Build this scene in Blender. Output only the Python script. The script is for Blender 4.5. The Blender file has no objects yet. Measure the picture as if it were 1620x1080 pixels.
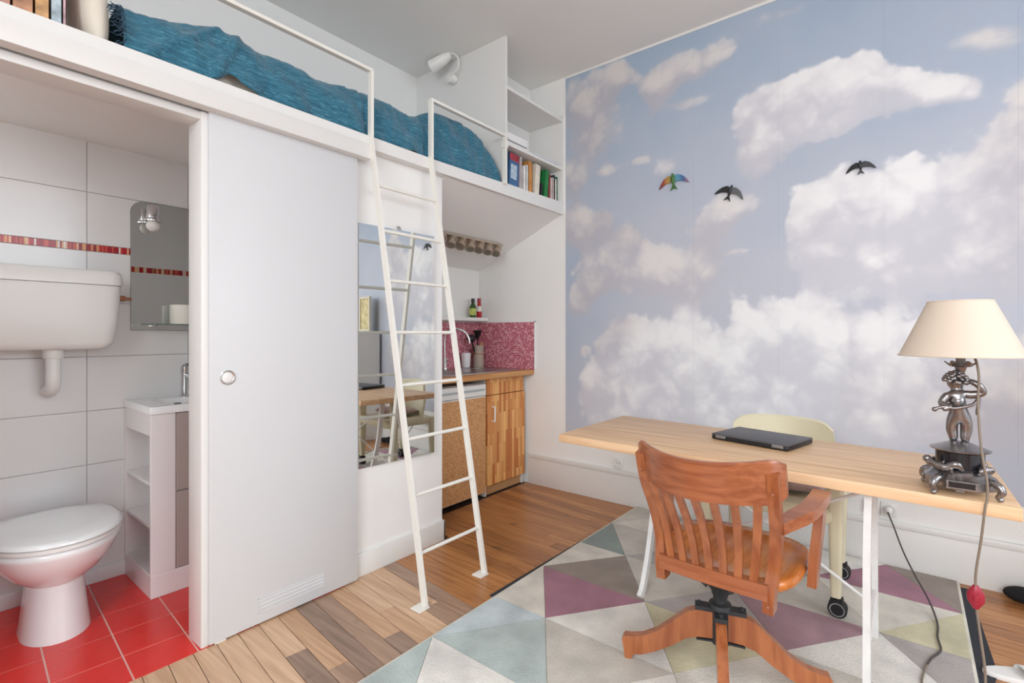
import bpy, bmesh, math, random
import numpy as np
from mathutils import Vector, Matrix

random.seed(7)
SC = bpy.context.scene
COL = SC.collection
PI = math.pi

# ------------------------------------------------------------------ camera, world, light, exposure
F_PX, CY, YAW, CAM_H = 790.0, 527.0, math.radians(38.6), 1.2
cam_d = bpy.data.cameras.new('camera')
cam = bpy.data.objects.new('camera', cam_d)
COL.objects.link(cam)
cam.location = (0, 0, CAM_H)
cam.rotation_euler = (PI / 2, 0, YAW)
cam_d.sensor_width = 36.0
cam_d.lens = 36.0 * F_PX / 1620.0
cam_d.shift_y = (CY - 540.0) / 1620.0
cam_d.clip_start = 0.02
SC.camera = cam

w = bpy.data.worlds.new('world')
SC.world = w
w.use_nodes = True
bg = w.node_tree.nodes['Background']
bg.inputs[0].default_value = (0.86, 0.92, 1.0, 1)
bg.inputs[1].default_value = 1.5

def window_light(name, loc, rot, sx, sy, power, col=(1, 0.97, 0.94)):
    d = bpy.data.lights.new(name, 'AREA')
    d.shape = 'RECTANGLE'; d.size = sx; d.size_y = sy; d.energy = power; d.color = col
    o = bpy.data.objects.new(name, d); COL.objects.link(o)
    o.location = loc; o.rotation_euler = rot
    return o

window_light('daylight_side', (3.25, 1.0, 2.75), (0, math.radians(90 - 33), 0), 2.6, 2.6, 120, (0.84, 0.92, 1.0))
window_light('daylight_rear', (0.45, -2.55, 2.75), (math.radians(90 - 33), 0, 0), 2.8, 2.6, 238, (0.93, 0.97, 1.0))

SC.view_settings.view_transform = 'Standard'
SC.view_settings.look = 'None'
SC.view_settings.exposure = 0.0
SC.view_settings.gamma = 1.0
SC.view_settings.use_curve_mapping = False

# ------------------------------------------------------------------ materials
def lin(c):
    return tuple((v / 12.92 if v <= 0.04045 else ((v + 0.055) / 1.055) ** 2.4) for v in (x / 255.0 for x in c)) + (1.0,)

def mat(name, rgb, rough=0.5, metal=0.0, spec=0.5, bump=0.0, bscale=60.0, var=0.0, vscale=6.0, coat=0.0, trans=0.0, sheen=0.0, stretch=None):
    m = bpy.data.materials.new(name)
    m.use_nodes = True
    nt = m.node_tree; N = nt.nodes; L = nt.links
    p = N['Principled BSDF']
    p.inputs['Base Color'].default_value = lin(rgb)
    p.inputs['Roughness'].default_value = rough
    p.inputs['Metallic'].default_value = metal
    p.inputs['Specular IOR Level'].default_value = spec
    if coat: p.inputs['Coat Weight'].default_value = coat; p.inputs['Coat Roughness'].default_value = 0.12
    if trans: p.inputs['Transmission Weight'].default_value = trans; p.inputs['IOR'].default_value = 1.45
    if sheen: p.inputs['Sheen Weight'].default_value = sheen
    if bump or var:
        tc = N.new('ShaderNodeTexCoord')
        src = tc.outputs['Object']
        if stretch:
            mp = N.new('ShaderNodeMapping'); mp.inputs['Scale'].default_value = stretch
            L.new(src, mp.inputs['Vector']); src = mp.outputs['Vector']
        if var:
            n = N.new('ShaderNodeTexNoise'); n.inputs['Scale'].default_value = vscale; n.inputs['Detail'].default_value = 5
            L.new(src, n.inputs['Vector'])
            mr = N.new('ShaderNodeMapRange'); mr.inputs['From Min'].default_value = 0.3; mr.inputs['From Max'].default_value = 0.7
            mr.inputs['To Min'].default_value = 1 - var; mr.inputs['To Max'].default_value = 1 + var
            L.new(n.outputs['Fac'], mr.inputs['Value'])
            hs = N.new('ShaderNodeHueSaturation'); hs.inputs['Color'].default_value = lin(rgb)
            L.new(mr.outputs['Result'], hs.inputs['Value']); L.new(hs.outputs['Color'], p.inputs['Base Color'])
        if bump:
            n2 = N.new('ShaderNodeTexNoise'); n2.inputs['Scale'].default_value = bscale; n2.inputs['Detail'].default_value = 4
            L.new(src, n2.inputs['Vector'])
            b = N.new('ShaderNodeBump'); b.inputs['Strength'].default_value = bump; b.inputs['Distance'].default_value = 0.004
            L.new(n2.outputs['Fac'], b.inputs['Height']); L.new(b.outputs['Normal'], p.inputs['Normal'])
    return m

def wood(name, dark, light, grain=(1.2, 26, 26), rough=0.38, coat=0.0, knots=0.0, bump=0.15, detail=7):
    m = bpy.data.materials.new(name); m.use_nodes = True
    nt = m.node_tree; N = nt.nodes; L = nt.links; p = N['Principled BSDF']
    tc = N.new('ShaderNodeTexCoord'); mp = N.new('ShaderNodeMapping'); mp.inputs['Scale'].default_value = grain
    oi = N.new('ShaderNodeObjectInfo')
    ad = N.new('ShaderNodeVectorMath'); ad.operation = 'MULTIPLY_ADD'
    ad.inputs[1].default_value = (7, 7, 7)
    cx = N.new('ShaderNodeCombineXYZ'); L.new(oi.outputs['Random'], cx.inputs[0]); L.new(oi.outputs['Random'], cx.inputs[1])
    L.new(cx.outputs[0], ad.inputs[0]); L.new(tc.outputs['Object'], ad.inputs[2])
    L.new(ad.outputs[0], mp.inputs['Vector'])
    n = N.new('ShaderNodeTexNoise'); n.inputs['Scale'].default_value = 2.2; n.inputs['Detail'].default_value = detail; n.inputs['Distortion'].default_value = 0.6
    L.new(mp.outputs[0], n.inputs['Vector'])
    r = N.new('ShaderNodeValToRGB'); r.color_ramp.elements[0].position = 0.3; r.color_ramp.elements[1].position = 0.72
    r.color_ramp.elements[0].color = lin(dark); r.color_ramp.elements[1].color = lin(light)
    L.new(n.outputs['Fac'], r.inputs[0])
    col = r.outputs[0]
    if knots:
        k = N.new('ShaderNodeTexNoise'); k.inputs['Scale'].default_value = 4.5; k.inputs['Detail'].default_value = 2
        L.new(ad.outputs[0], k.inputs['Vector'])
        kr = N.new('ShaderNodeMapRange'); kr.inputs['From Min'].default_value = 0.66; kr.inputs['From Max'].default_value = 0.76
        kr.inputs['To Max'].default_value = knots
        L.new(k.outputs['Fac'], kr.inputs['Value'])
        mx = N.new('ShaderNodeMix'); mx.data_type = 'RGBA'; mx.inputs['B'].default_value = lin((52, 38, 32))
        L.new(kr.outputs['Result'], mx.inputs['Factor']); L.new(col, mx.inputs['A']); col = mx.outputs['Result']
    L.new(col, p.inputs['Base Color'])
    p.inputs['Roughness'].default_value = rough
    if coat: p.inputs['Coat Weight'].default_value = coat; p.inputs['Coat Roughness'].default_value = 0.15
    b = N.new('ShaderNodeBump'); b.inputs['Strength'].default_value = bump; b.inputs['Distance'].default_value = 0.002
    L.new(n.outputs['Fac'], b.inputs['Height']); L.new(b.outputs['Normal'], p.inputs['Normal'])
    return m

MT = dict(
    wall=mat('white_paint', (244, 243, 240), 0.6, bump=0.04, bscale=35, var=0.012, vscale=2.5),
    ceil=mat('ceiling_paint', (244, 244, 241), 0.8, bump=0.04, bscale=25),
    trim=mat('gloss_white_paint', (234, 233, 230), 0.38, bump=0.02, bscale=20),
    door=mat('door_lacquer', (217, 218, 220), 0.42, bump=0.02, bscale=14),
    cream=mat('cream_metal_paint', (238, 236, 228), 0.4),
    tile=mat('white_tile', (233, 232, 231), 0.22, var=0.012, vscale=3),
    grout=mat('tile_grout', (196, 190, 186), 0.8),
    redtile=mat('red_tile', (228, 54, 48), 0.26, var=0.05, vscale=14),
    redgrout=mat('pink_grout', (236, 196, 186), 0.8),
    ceramic=mat('ceramic', (243, 243, 243), 0.14, coat=0.4),
    plastic=mat('white_plastic', (238, 237, 233), 0.3),
    chrome=mat('chrome', (215, 216, 218), 0.14, 1.0),
    steel=mat('brushed_steel', (190, 190, 188), 0.3, 1.0),
    iron=mat('cast_iron', (62, 64, 66), 0.5, 0.5, bump=0.25, bscale=120),
    mirror=mat('mirror_silver', (226, 228, 226), 0.012, 1.0),
    mirrorback=mat('mirror_edge', (120, 124, 124), 0.4),
    glass=mat('shelf_glass', (214, 232, 224), 0.03, trans=0.9),
    vanity=mat('gloss_vanity', (238, 233, 232), 0.16),
    taupe=mat('taupe_gloss', (178, 164, 158), 0.14),
    paper=mat('toilet_paper', (240, 238, 228), 0.9, bump=0.1, bscale=150),
    throw=None,
    cotton=mat('cream_cotton', (228, 220, 206), 0.9, bump=0.1, bscale=90),
    cork=None,
    bronze=mat('dark_silvered_bronze', (146, 142, 142), 0.26, 0.9, bump=0.12, bscale=160, var=0.18, vscale=30),
    bronze2=mat('black_lamp_stone', (34, 32, 36), 0.2),
    shade=mat('lamp_shade_fabric', (222, 206, 188), 0.85, bump=0.08, bscale=220),
    cord=mat('lamp_cord_rubber', (132, 118, 104), 0.5),
    cordk=mat('dark_cord_rubber', (70, 64, 62), 0.5),
    red=mat('red_plastic', (158, 36, 56), 0.3),
    lapt=mat('laptop_shell', (76, 76, 80), 0.42, bump=0.05, bscale=300),
    laptk=mat('laptop_black', (24, 24, 27), 0.4),
    lapg=mat('laptop_grey', (150, 150, 154), 0.35, 0.6),
    creamplastic=mat('cream_moulded_plastic', (222, 214, 184), 0.4),
    black=mat('black_rubber', (22, 22, 24), 0.55),
    blackmetal=mat('black_glaze', (40, 40, 44), 0.28, bump=0.1, bscale=80),
    grey=mat('grey_plastic', (150, 150, 152), 0.4),
    underlay=mat('charcoal_underlay', (48, 50, 56), 0.9, bump=0.2, bscale=160),
    whiteleg=mat('worn_white_iron', (232, 232, 230), 0.5, bump=0.35, bscale=70, var=0.05, vscale=20),
    bulb=mat('opal_bulb', (240, 238, 232), 0.3),
    spot=mat('spot_satin', (186, 170, 152), 0.3, 0.6),
    blk=mat('utensil_black', (26, 24, 26), 0.4),
    taupejar=mat('taupe_stoneware', (176, 160, 146), 0.55),
    copper=mat('copper_line', (176, 122, 92), 0.4, 0.5),
    greenglass=mat('green_bottle', (48, 82, 28), 0.15),
    olive=mat('olive_fabric', (128, 116, 78), 0.9, bump=0.2, bscale=140),
)
MT['desk'] = wood('oak_laminate', (212, 168, 124), (240, 204, 164), grain=(1.0, 14, 14), rough=0.4, bump=0.03)
MT['chair'] = wood('honey_oak', (142, 76, 42), (182, 112, 68), grain=(16, 16, 1.6), rough=0.3, coat=0.35, bump=0.06)
MT['chairh'] = wood('honey_oak_horizontal', (136, 74, 46), (176, 108, 72), grain=(1.6, 14, 26), rough=0.3, coat=0.35, bump=0.06)
MT['seat'] = wood('honey_oak_seat', (168, 88, 32), (212, 130, 60), grain=(18, 1.6, 18), rough=0.26, coat=0.4, bump=0.04)
MT['counter'] = wood('worktop_beech', (176, 118, 66), (214, 158, 98), grain=(10, 1.0, 10), rough=0.35, bump=0.04)

PLANKS = [wood('plank_honey', (152, 96, 52), (198, 138, 84), knots=0.75, coat=0.15),
          wood('plank_brown', (134, 84, 46), (180, 122, 74), knots=0.85, coat=0.15),
          wood('plank_amber', (164, 106, 58), (210, 152, 96), knots=0.5, coat=0.15),
          wood('plank_pale', (196, 156, 122), (226, 190, 156), knots=0.0, coat=0.12),
          wood('plank_sand', (184, 142, 108), (214, 174, 138), knots=0.1, coat=0.12),
          wood('plank_grey', (128, 104, 88), (166, 138, 118), knots=0.85, coat=0.12),
          wood('plank_ash', (146, 116, 96), (184, 152, 128), knots=0.6, coat=0.12)]

def throw_material():
    m = bpy.data.materials.new('blue_woven_throw'); m.use_nodes = True
    nt = m.node_tree; N = nt.nodes; L = nt.links; p = N['Principled BSDF']
    tc = N.new('ShaderNodeTexCoord')
    mp = N.new('ShaderNodeMapping'); mp.inputs['Scale'].default_value = (44, 3.6, 44); L.new(tc.outputs['Object'], mp.inputs[0])
    n = N.new('ShaderNodeTexNoise'); n.inputs['Scale'].default_value = 3.0; n.inputs['Detail'].default_value = 8; n.inputs['Roughness'].default_value = 0.7
    L.new(mp.outputs[0], n.inputs['Vector'])
    r = N.new('ShaderNodeValToRGB')
    e = r.color_ramp.elements
    e[0].position = 0.3; e[0].color = lin((20, 68, 90)); e[1].position = 0.56; e[1].color = lin((54, 118, 142))
    x = e.new(0.74); x.color = lin((122, 168, 176))
    L.new(n.outputs['Fac'], r.inputs[0]); L.new(r.outputs[0], p.inputs['Base Color'])
    p.inputs['Roughness'].default_value = 0.9; p.inputs['Sheen Weight'].default_value = 0.25
    wv = N.new('ShaderNodeTexNoise'); wv.inputs['Scale'].default_value = 160; L.new(tc.outputs['Object'], wv.inputs['Vector'])
    b = N.new('ShaderNodeBump'); b.inputs['Strength'].default_value = 0.4; b.inputs['Distance'].default_value = 0.003
    L.new(wv.outputs['Fac'], b.inputs['Height']); L.new(b.outputs['Normal'], p.inputs['Normal'])
    return m
MT['throw'] = throw_material()

def cork_material():
    m = bpy.data.materials.new('cork_panel'); m.use_nodes = True
    nt = m.node_tree; N = nt.nodes; L = nt.links; p = N['Principled BSDF']
    tc = N.new('ShaderNodeTexCoord')
    v = N.new('ShaderNodeTexVoronoi'); v.inputs['Scale'].default_value = 130; L.new(tc.outputs['Object'], v.inputs['Vector'])
    sep = N.new('ShaderNodeSeparateColor'); L.new(v.outputs['Color'], sep.inputs[0])
    r = N.new('ShaderNodeValToRGB'); e = r.color_ramp.elements
    e[0].position = 0.0; e[0].color = lin((186, 132, 82)); e[1].position = 1.0; e[1].color = lin((222, 172, 120))
    L.new(sep.outputs[0], r.inputs[0]); L.new(r.outputs[0], p.inputs['Base Color']); p.inputs['Roughness'].default_value = 0.8
    return m
MT['cork'] = cork_material()

def stave_material():
    # butcher block: narrow upright staves of random tone (each far below ten pixels wide)
    m = bpy.data.materials.new('butcher_block_staves'); m.use_nodes = True
    nt = m.node_tree; N = nt.nodes; L = nt.links; p = N['Principled BSDF']
    tc = N.new('ShaderNodeTexCoord'); sp = N.new('ShaderNodeSeparateXYZ'); L.new(tc.outputs['Object'], sp.inputs[0])
    cb = N.new('ShaderNodeCombineXYZ'); L.new(sp.outputs['Z'], cb.inputs[0]); L.new(sp.outputs['Y'], cb.inputs[1])
    br = N.new('ShaderNodeTexBrick'); br.offset = 0.37; br.inputs['Scale'].default_value = 1.0
    br.inputs['Brick Width'].default_value = 0.23; br.inputs['Row Height'].default_value = 0.026
    br.inputs['Mortar Size'].default_value = 0.0006; br.inputs['Mortar Smooth'].default_value = 0
    br.inputs['Color1'].default_value = lin((192, 108, 46)); br.inputs['Color2'].default_value = lin((244, 188, 116)); br.inputs['Mortar'].default_value = lin((120, 70, 34))
    L.new(cb.outputs[0], br.inputs['Vector'])
    mp = N.new('ShaderNodeMapping'); mp.inputs['Scale'].default_value = (60, 60, 3); L.new(tc.outputs['Object'], mp.inputs[0])
    n = N.new('ShaderNodeTexNoise'); n.inputs['Scale'].default_value = 2; n.inputs['Detail'].default_value = 4; L.new(mp.outputs[0], n.inputs['Vector'])
    hs = N.new('ShaderNodeHueSaturation'); L.new(br.outputs['Color'], hs.inputs['Color'])
    mr = N.new('ShaderNodeMapRange'); mr.inputs['To Min'].default_value = 0.8; mr.inputs['To Max'].default_value = 1.2
    L.new(n.outputs['Fac'], mr.inputs['Value']); L.new(mr.outputs[0], hs.inputs['Value'])
    L.new(hs.outputs[0], p.inputs['Base Color']); p.inputs['Roughness'].default_value = 0.35
    return m
MT['stave'] = stave_material()

def mosaic_material():
    m = bpy.data.materials.new('pink_mosaic'); m.use_nodes = True
    nt = m.node_tree; N = nt.nodes; L = nt.links; p = N['Principled BSDF']
    tc = N.new('ShaderNodeTexCoord'); sp = N.new('ShaderNodeSeparateXYZ'); L.new(tc.outputs['Object'], sp.inputs[0])
    ad = N.new('ShaderNodeMath'); ad.operation = 'ADD'; L.new(sp.outputs['X'], ad.inputs[0]); L.new(sp.outputs['Y'], ad.inputs[1])
    cb = N.new('ShaderNodeCombineXYZ'); L.new(ad.outputs[0], cb.inputs[0]); L.new(sp.outputs['Z'], cb.inputs[1])
    sc = N.new('ShaderNodeVectorMath'); sc.operation = 'SCALE'; sc.inputs['Scale'].default_value = 1 / 0.0145; L.new(cb.outputs[0], sc.inputs[0])
    fl = N.new('ShaderNodeVectorMath'); fl.operation = 'FLOOR'; L.new(sc.outputs[0], fl.inputs[0])
    wn = N.new('ShaderNodeTexWhiteNoise'); wn.noise_dimensions = '2D'; L.new(fl.outputs[0], wn.inputs['Vector'])
    r = N.new('ShaderNodeValToRGB'); r.color_ramp.interpolation = 'CONSTANT'; e = r.color_ramp.elements
    e[0].position = 0; e[0].color = lin((182, 52, 88)); e[1].position = 0.25; e[1].color = lin((206, 90, 118))
    for ps, c in ((0.5, (222, 128, 146)), (0.7, (196, 66, 100)), (0.85, (232, 162, 172))):
        q = e.new(ps); q.color = lin(c)
    L.new(wn.outputs['Value'], r.inputs[0])
    br = N.new('ShaderNodeTexBrick'); br.offset = 0; br.inputs['Scale'].default_value = 1; br.inputs['Brick Width'].default_value = 1; br.inputs['Row Height'].default_value = 1
    br.inputs['Mortar Size'].default_value = 0.09; br.inputs['Color1'].default_value = (0, 0, 0, 1); br.inputs['Color2'].default_value = (0, 0, 0, 1); br.inputs['Mortar'].default_value = (1, 1, 1, 1)
    L.new(sc.outputs[0], br.inputs['Vector'])
    mx = N.new('ShaderNodeMix'); mx.data_type = 'RGBA'; mx.inputs['B'].default_value = lin((206, 184, 182))
    L.new(br.outputs['Color'], mx.inputs['Factor']); L.new(r.outputs[0], mx.inputs['A']); L.new(mx.outputs['Result'], p.inputs['Base Color'])
    p.inputs['Roughness'].default_value = 0.25
    bp = N.new('ShaderNodeBump'); bp.inputs['Strength'].default_value = 0.5; bp.inputs['Distance'].default_value = 0.002; bp.invert = True
    L.new(br.outputs['Color'], bp.inputs['Height']); L.new(bp.outputs[0], p.inputs['Normal'])
    return m
MT['mosaic'] = mosaic_material()

def border_material():
    m = bpy.data.materials.new('striped_border_tile'); m.use_nodes = True
    nt = m.node_tree; N = nt.nodes; L = nt.links; p = N['Principled BSDF']
    tc = N.new('ShaderNodeTexCoord'); sp = N.new('ShaderNodeSeparateXYZ'); L.new(tc.outputs['Object'], sp.inputs[0])
    ml = N.new('ShaderNodeMath'); ml.operation = 'MULTIPLY'; ml.inputs[1].default_value = 150; L.new(sp.outputs['Y'], ml.inputs[0])
    fl = N.new('ShaderNodeMath'); fl.operation = 'FLOOR'; L.new(ml.outputs[0], fl.inputs[0])
    wn = N.new('ShaderNodeTexWhiteNoise'); wn.noise_dimensions = '1D'; L.new(fl.outputs[0], wn.inputs['W'])
    r = N.new('ShaderNodeValToRGB'); r.color_ramp.interpolation = 'CONSTANT'; e = r.color_ramp.elements
    e[0].position = 0; e[0].color = lin((176, 28, 40)); e[1].position = 0.3; e[1].color = lin((206, 82, 60))
    for ps, c in ((0.48, (222, 160, 106)), (0.64, (150, 26, 40)), (0.8, (232, 190, 150)), (0.92, (236, 226, 218))):
        q = e.new(ps); q.color = lin(c)
    L.new(wn.outputs['Value'], r.inputs[0]); L.new(r.outputs[0], p.inputs['Base Color']); p.inputs['Roughness'].default_value = 0.25
    return m
MT['border'] = border_material()

def wallpaper_material():
    # printed cloud wallpaper: the print's cloud layout is stored on the strips (cloud / body / tint), noise gives the billows
    m = bpy.data.materials.new('cloud_wallpaper_print'); m.use_nodes = True
    nt = m.node_tree; N = nt.nodes; L = nt.links; p = N['Principled BSDF']
    tc = N.new('ShaderNodeTexCoord')
    def attr(n):
        a = N.new('ShaderNodeAttribute'); a.attribute_name = n; return a.outputs['Fac']
    def noise(scale, detail, rough=0.55, off=(0, 0, 0)):
        n = N.new('ShaderNodeTexNoise'); n.inputs['Scale'].default_value = scale; n.inputs['Detail'].default_value = detail; n.inputs['Roughness'].default_value = rough
        mp = N.new('ShaderNodeMapping'); mp.inputs['Location'].default_value = off; L.new(tc.outputs['Object'], mp.inputs[0]); L.new(mp.outputs[0], n.inputs['Vector'])
        return n.outputs['Fac']
    def math_(op, a, b, c=None):
        n = N.new('ShaderNodeMath'); n.operation = op
        for i, v in enumerate((a, b, c)):
            if v is None: continue
            if hasattr(v, 'links'): L.new(v, n.inputs[i])
            else: n.inputs[i].default_value = v
        return n.outputs[0]
    def mrange(v, a, b, c=0, d=1, smooth=True):
        n = N.new('ShaderNodeMapRange')
        if smooth: n.interpolation_type = 'SMOOTHSTEP'
        L.new(v, n.inputs['Value'])
        n.inputs['From Min'].default_value = a; n.inputs['From Max'].default_value = b; n.inputs['To Min'].default_value = c; n.inputs['To Max'].default_value = d
        return n.outputs['Result']
    def mixc(f, a, b):
        n = N.new('ShaderNodeMix'); n.data_type = 'RGBA'
        L.new(f, n.inputs['Factor'])
        for k, v in (('A', a), ('B', b)):
            if isinstance(v, tuple): n.inputs[k].default_value = lin(v)
            else: L.new(v, n.inputs[k])
        return n.outputs['Result']
    # billows: distance to cell points (smooth) plus fbm
    vo = N.new('ShaderNodeTexVoronoi'); vo.feature = 'SMOOTH_F1'; vo.inputs['Scale'].default_value = 5.6; vo.inputs['Detail'].default_value = 2.0; vo.inputs['Smoothness'].default_value = 0.5
    wob = N.new('ShaderNodeTexNoise'); wob.inputs['Scale'].default_value = 5; wob.inputs['Detail'].default_value = 4
    L.new(tc.outputs['Object'], wob.inputs['Vector'])
    ma = N.new('ShaderNodeVectorMath'); ma.operation = 'MULTIPLY_ADD'; ma.inputs[1].default_value = (0.16, 0.0, 0.16)
    L.new(wob.outputs['Color'], ma.inputs[0]); L.new(tc.outputs['Object'], ma.inputs[2]); L.new(ma.outputs[0], vo.inputs['Vector'])
    bil = math_('SUBTRACT', 0.45, vo.outputs['Distance'])
    fbm = math_('SUBTRACT', noise(4.5, 8, 0.6), 0.5)
    wide = math_('SUBTRACT', noise(1.7, 4, 0.5, (3, 0, 1)), 0.5)
    d0 = attr('cloud')
    d1 = math_('MULTIPLY_ADD', fbm, 0.55, d0)
    d1 = math_('MULTIPLY_ADD', bil, 0.42, d1)
    soft = attr('soft')
    # two edge widths blended: crisp cumulus tops, hazy veils
    crisp = mrange(d1, 0.22, 0.40)
    haze = mrange(d1, 0.05, 0.75)
    mf = N.new('ShaderNodeMix'); mf.data_type = 'FLOAT'; L.new(soft, mf.inputs['Factor']); L.new(crisp, mf.inputs['A']); L.new(haze, mf.inputs['B'])
    cover = mf.outputs['Result']
    body = attr('body')
    tone = math_('MULTIPLY_ADD', fbm, 0.7, body)
    tone = math_('MULTIPLY_ADD', bil, 0.9, tone)
    tone = mrange(tone, 0.0, 0.9)
    grey = attr('grey')
    white = mixc(tone, (208, 208, 216), (240, 240, 241))
    beige = mixc(tone, (184, 182, 190), (216, 211, 209))
    cloudc = mixc(grey, white, beige)
    depth = math_('MULTIPLY_ADD', wide, 1.0, attr('sky'))
    depth = mrange(depth, 0.0, 1.0)
    sky = mixc(depth, (192, 196, 208), (164, 182, 202))
    colr = mixc(cover, sky, cloudc)
    L.new(colr, p.inputs['Base Color'])
    p.inputs['Roughness'].default_value = 0.55; p.inputs['Specular IOR Level'].default_value = 0.3
    fine = N.new('ShaderNodeTexNoise'); fine.inputs['Scale'].default_value = 90
    mp2 = N.new('ShaderNodeMapping'); mp2.inputs['Scale'].default_value = (3, 1, 0.4); L.new(tc.outputs['Object'], mp2.inputs[0]); L.new(mp2.outputs[0], fine.inputs['Vector'])
    b = N.new('ShaderNodeBump'); b.inputs['Strength'].default_value = 0.06; b.inputs['Distance'].default_value = 0.002
    L.new(fine.outputs['Fac'], b.inputs['Height']); L.new(b.outputs['Normal'], p.inputs['Normal'])
    return m

# ------------------------------------------------------------------ mesh helpers
def BM(): return bmesh.new()

def bx(bm, x0, x1, y0, y1, z0, z1, bev=0.0, seg=2):
    r = bmesh.ops.create_cube(bm, size=1.0)
    vs = r['verts']
    for v in vs:
        v.co.x = x0 + (v.co.x + 0.5) * (x1 - x0); v.co.y = y0 + (v.co.y + 0.5) * (y1 - y0); v.co.z = z0 + (v.co.z + 0.5) * (z1 - z0)
    if bev:
        es = set(e for v in vs for e in v.link_edges)
        bmesh.ops.bevel(bm, geom=list(es), offset=bev, segments=seg, profile=0.5, affect='EDGES')
    return bm

def frames(pts, closed=False, up=None):
    pts = [Vector(p) for p in pts]
    out = []
    n = len(pts)
    prev = None
    for i, p in enumerate(pts):
        if i == 0: t = pts[1] - p
        elif i == n - 1: t = p - pts[i - 1]
        else: t = (pts[i + 1] - p).normalized() + (p - pts[i - 1]).normalized()
        t = t.normalized() if t.length > 1e-9 else Vector((0, 0, 1))
        if up is not None:
            u = Vector(up) - t * Vector(up).dot(t)
            if u.length < 1e-5: u = prev or t.orthogonal()
        elif prev is None: u = t.orthogonal()
        else: u = prev - t * prev.dot(t)
        u.normalize(); prev = u
        out.append((p, t, u, t.cross(u)))
    return out

def skin_rings(bm, rings, caps=True, closed=False):
    R = [[bm.verts.new(c) for c in ring] for ring in rings]
    n = len(R[0])
    rng = range(len(R) if closed else len(R) - 1)
    for i in rng:
        a, b = R[i], R[(i + 1) % len(R)]
        for k in range(n):
            bm.faces.new((a[k], a[(k + 1) % n], b[(k + 1) % n], b[k]))
    if caps and not closed:
        bm.faces.new(list(reversed(R[0]))); bm.faces.new(R[-1])
    return R

def tube(bm, pts, r, seg=8, up=None, caps=True):
    rs = r if isinstance(r, (list, tuple)) else [r] * len(pts)
    rings = []
    for (p, t, u, v), rr in zip(frames(pts, up=up), rs):
        rings.append([p + (u * math.cos(2 * PI * k / seg) + v * math.sin(2 * PI * k / seg)) * rr for k in range(seg)])
    skin_rings(bm, rings, caps)
    return bm

def bar(bm, pts, wu, wv, up=(0, 0, 1)):
    # rectangular section swept along pts; wu along 'up', wv across
    wus = wu if isinstance(wu, (list, tuple)) else [wu] * len(pts)
    wvs = wv if isinstance(wv, (list, tuple)) else [wv] * len(pts)
    rings = []
    for (p, t, u, v), a, b in zip(frames(pts, up=up), wus, wvs):
        rings.append([p + u * a / 2 + v * b / 2, p - u * a / 2 + v * b / 2, p - u * a / 2 - v * b / 2, p + u * a / 2 - v * b / 2])
    skin_rings(bm, rings)
    return bm

def lathe(bm, prof, c=(0, 0, 0), seg=24, axis='z', caps=True):
    rings = []
    for r, z in prof:
        ring = []
        for k in range(seg):
            a = 2 * PI * k / seg
            q = Vector((r * math.cos(a), r * math.sin(a), z))
            if axis == 'x': q = Vector((q.z, q.x, q.y))
            elif axis == 'y': q = Vector((q.y, q.z, q.x))
            ring.append(Vector(c) + q)
        rings.append(ring)
    skin_rings(bm, rings, caps)
    return bm

def prism(bm, poly, f0, f1):
    # poly: list of 2D points; f0/f1 map (a,b) -> 3D for the two faces
    A = [bm.verts.new(f0(*q)) for q in poly]; B = [bm.verts.new(f1(*q)) for q in poly]
    n = len(poly)
    bm.faces.new(list(reversed(A))); bm.faces.new(B)
    for k in range(n): bm.faces.new((A[k], A[(k + 1) % n], B[(k + 1) % n], B[k]))
    return bm

def ball(bm, c, r, u=12, v=8, scale=(1, 1, 1)):
    res = bmesh.ops.create_uvsphere(bm, u_segments=u, v_segments=v, radius=r)
    for q in res['verts']:
        q.co = Vector((q.co.x * scale[0] + c[0], q.co.y * scale[1] + c[1], q.co.z * scale[2] + c[2]))
    return bm

def spline(pts, n=8):
    # Catmull-Rom through pts
    P = [Vector(p) for p in pts]; P = [P[0] * 2 - P[1]] + P + [P[-1] * 2 - P[-2]]
    out = []
    for i in range(1, len(P) - 2):
        for k in range(n):
            t = k / n
            out.append(0.5 * ((2 * P[i]) + (-P[i - 1] + P[i + 1]) * t + (2 * P[i - 1] - 5 * P[i] + 4 * P[i + 1] - P[i + 2]) * t * t + (-P[i - 1] + 3 * P[i] - 3 * P[i + 1] + P[i + 2]) * t ** 3))
    out.append(P[-2])
    return out

def mesh_from(bm, name, smooth=35):
    bmesh.ops.recalc_face_normals(bm, faces=bm.faces)
    me = bpy.data.meshes.new(name); bm.to_mesh(me); bm.free()
    if smooth:
        me.polygons.foreach_set('use_smooth', [True] * len(me.polygons))
        me.set_sharp_from_angle(angle=math.radians(smooth))
    return me

def mk(name, bm, m, parent=None, smooth=35, local=False):
    """one mesh object; geometry given in world space unless local (then in the parent's space)"""
    me = mesh_from(bm, name, smooth)
    if isinstance(m, (list, tuple)):
        for q in m: me.materials.append(q)
    elif m: me.materials.append(m)
    o = bpy.data.objects.new(name, me); COL.objects.link(o)
    if parent is not None:
        o.parent = parent
        if not local:
            off = Vector((0, 0, 0)); q = parent
            while q is not None: off += q.location; q = q.parent
            me.transform(Matrix.Translation(-off))
    return o

def thing(name, label, cat, loc=(0, 0, 0), rz=0.0, group=None):
    o = bpy.data.objects.new(name, None); COL.objects.link(o)
    o.empty_display_size = 0.1
    o.location = loc; o.rotation_euler = (0, 0, rz); o['label'] = label; o['category'] = cat
    if group: o['group'] = group
    return o

def tag(o, label, cat, group=None):
    o['label'] = label; o['category'] = cat
    if group: o['group'] = group
    return o

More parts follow.
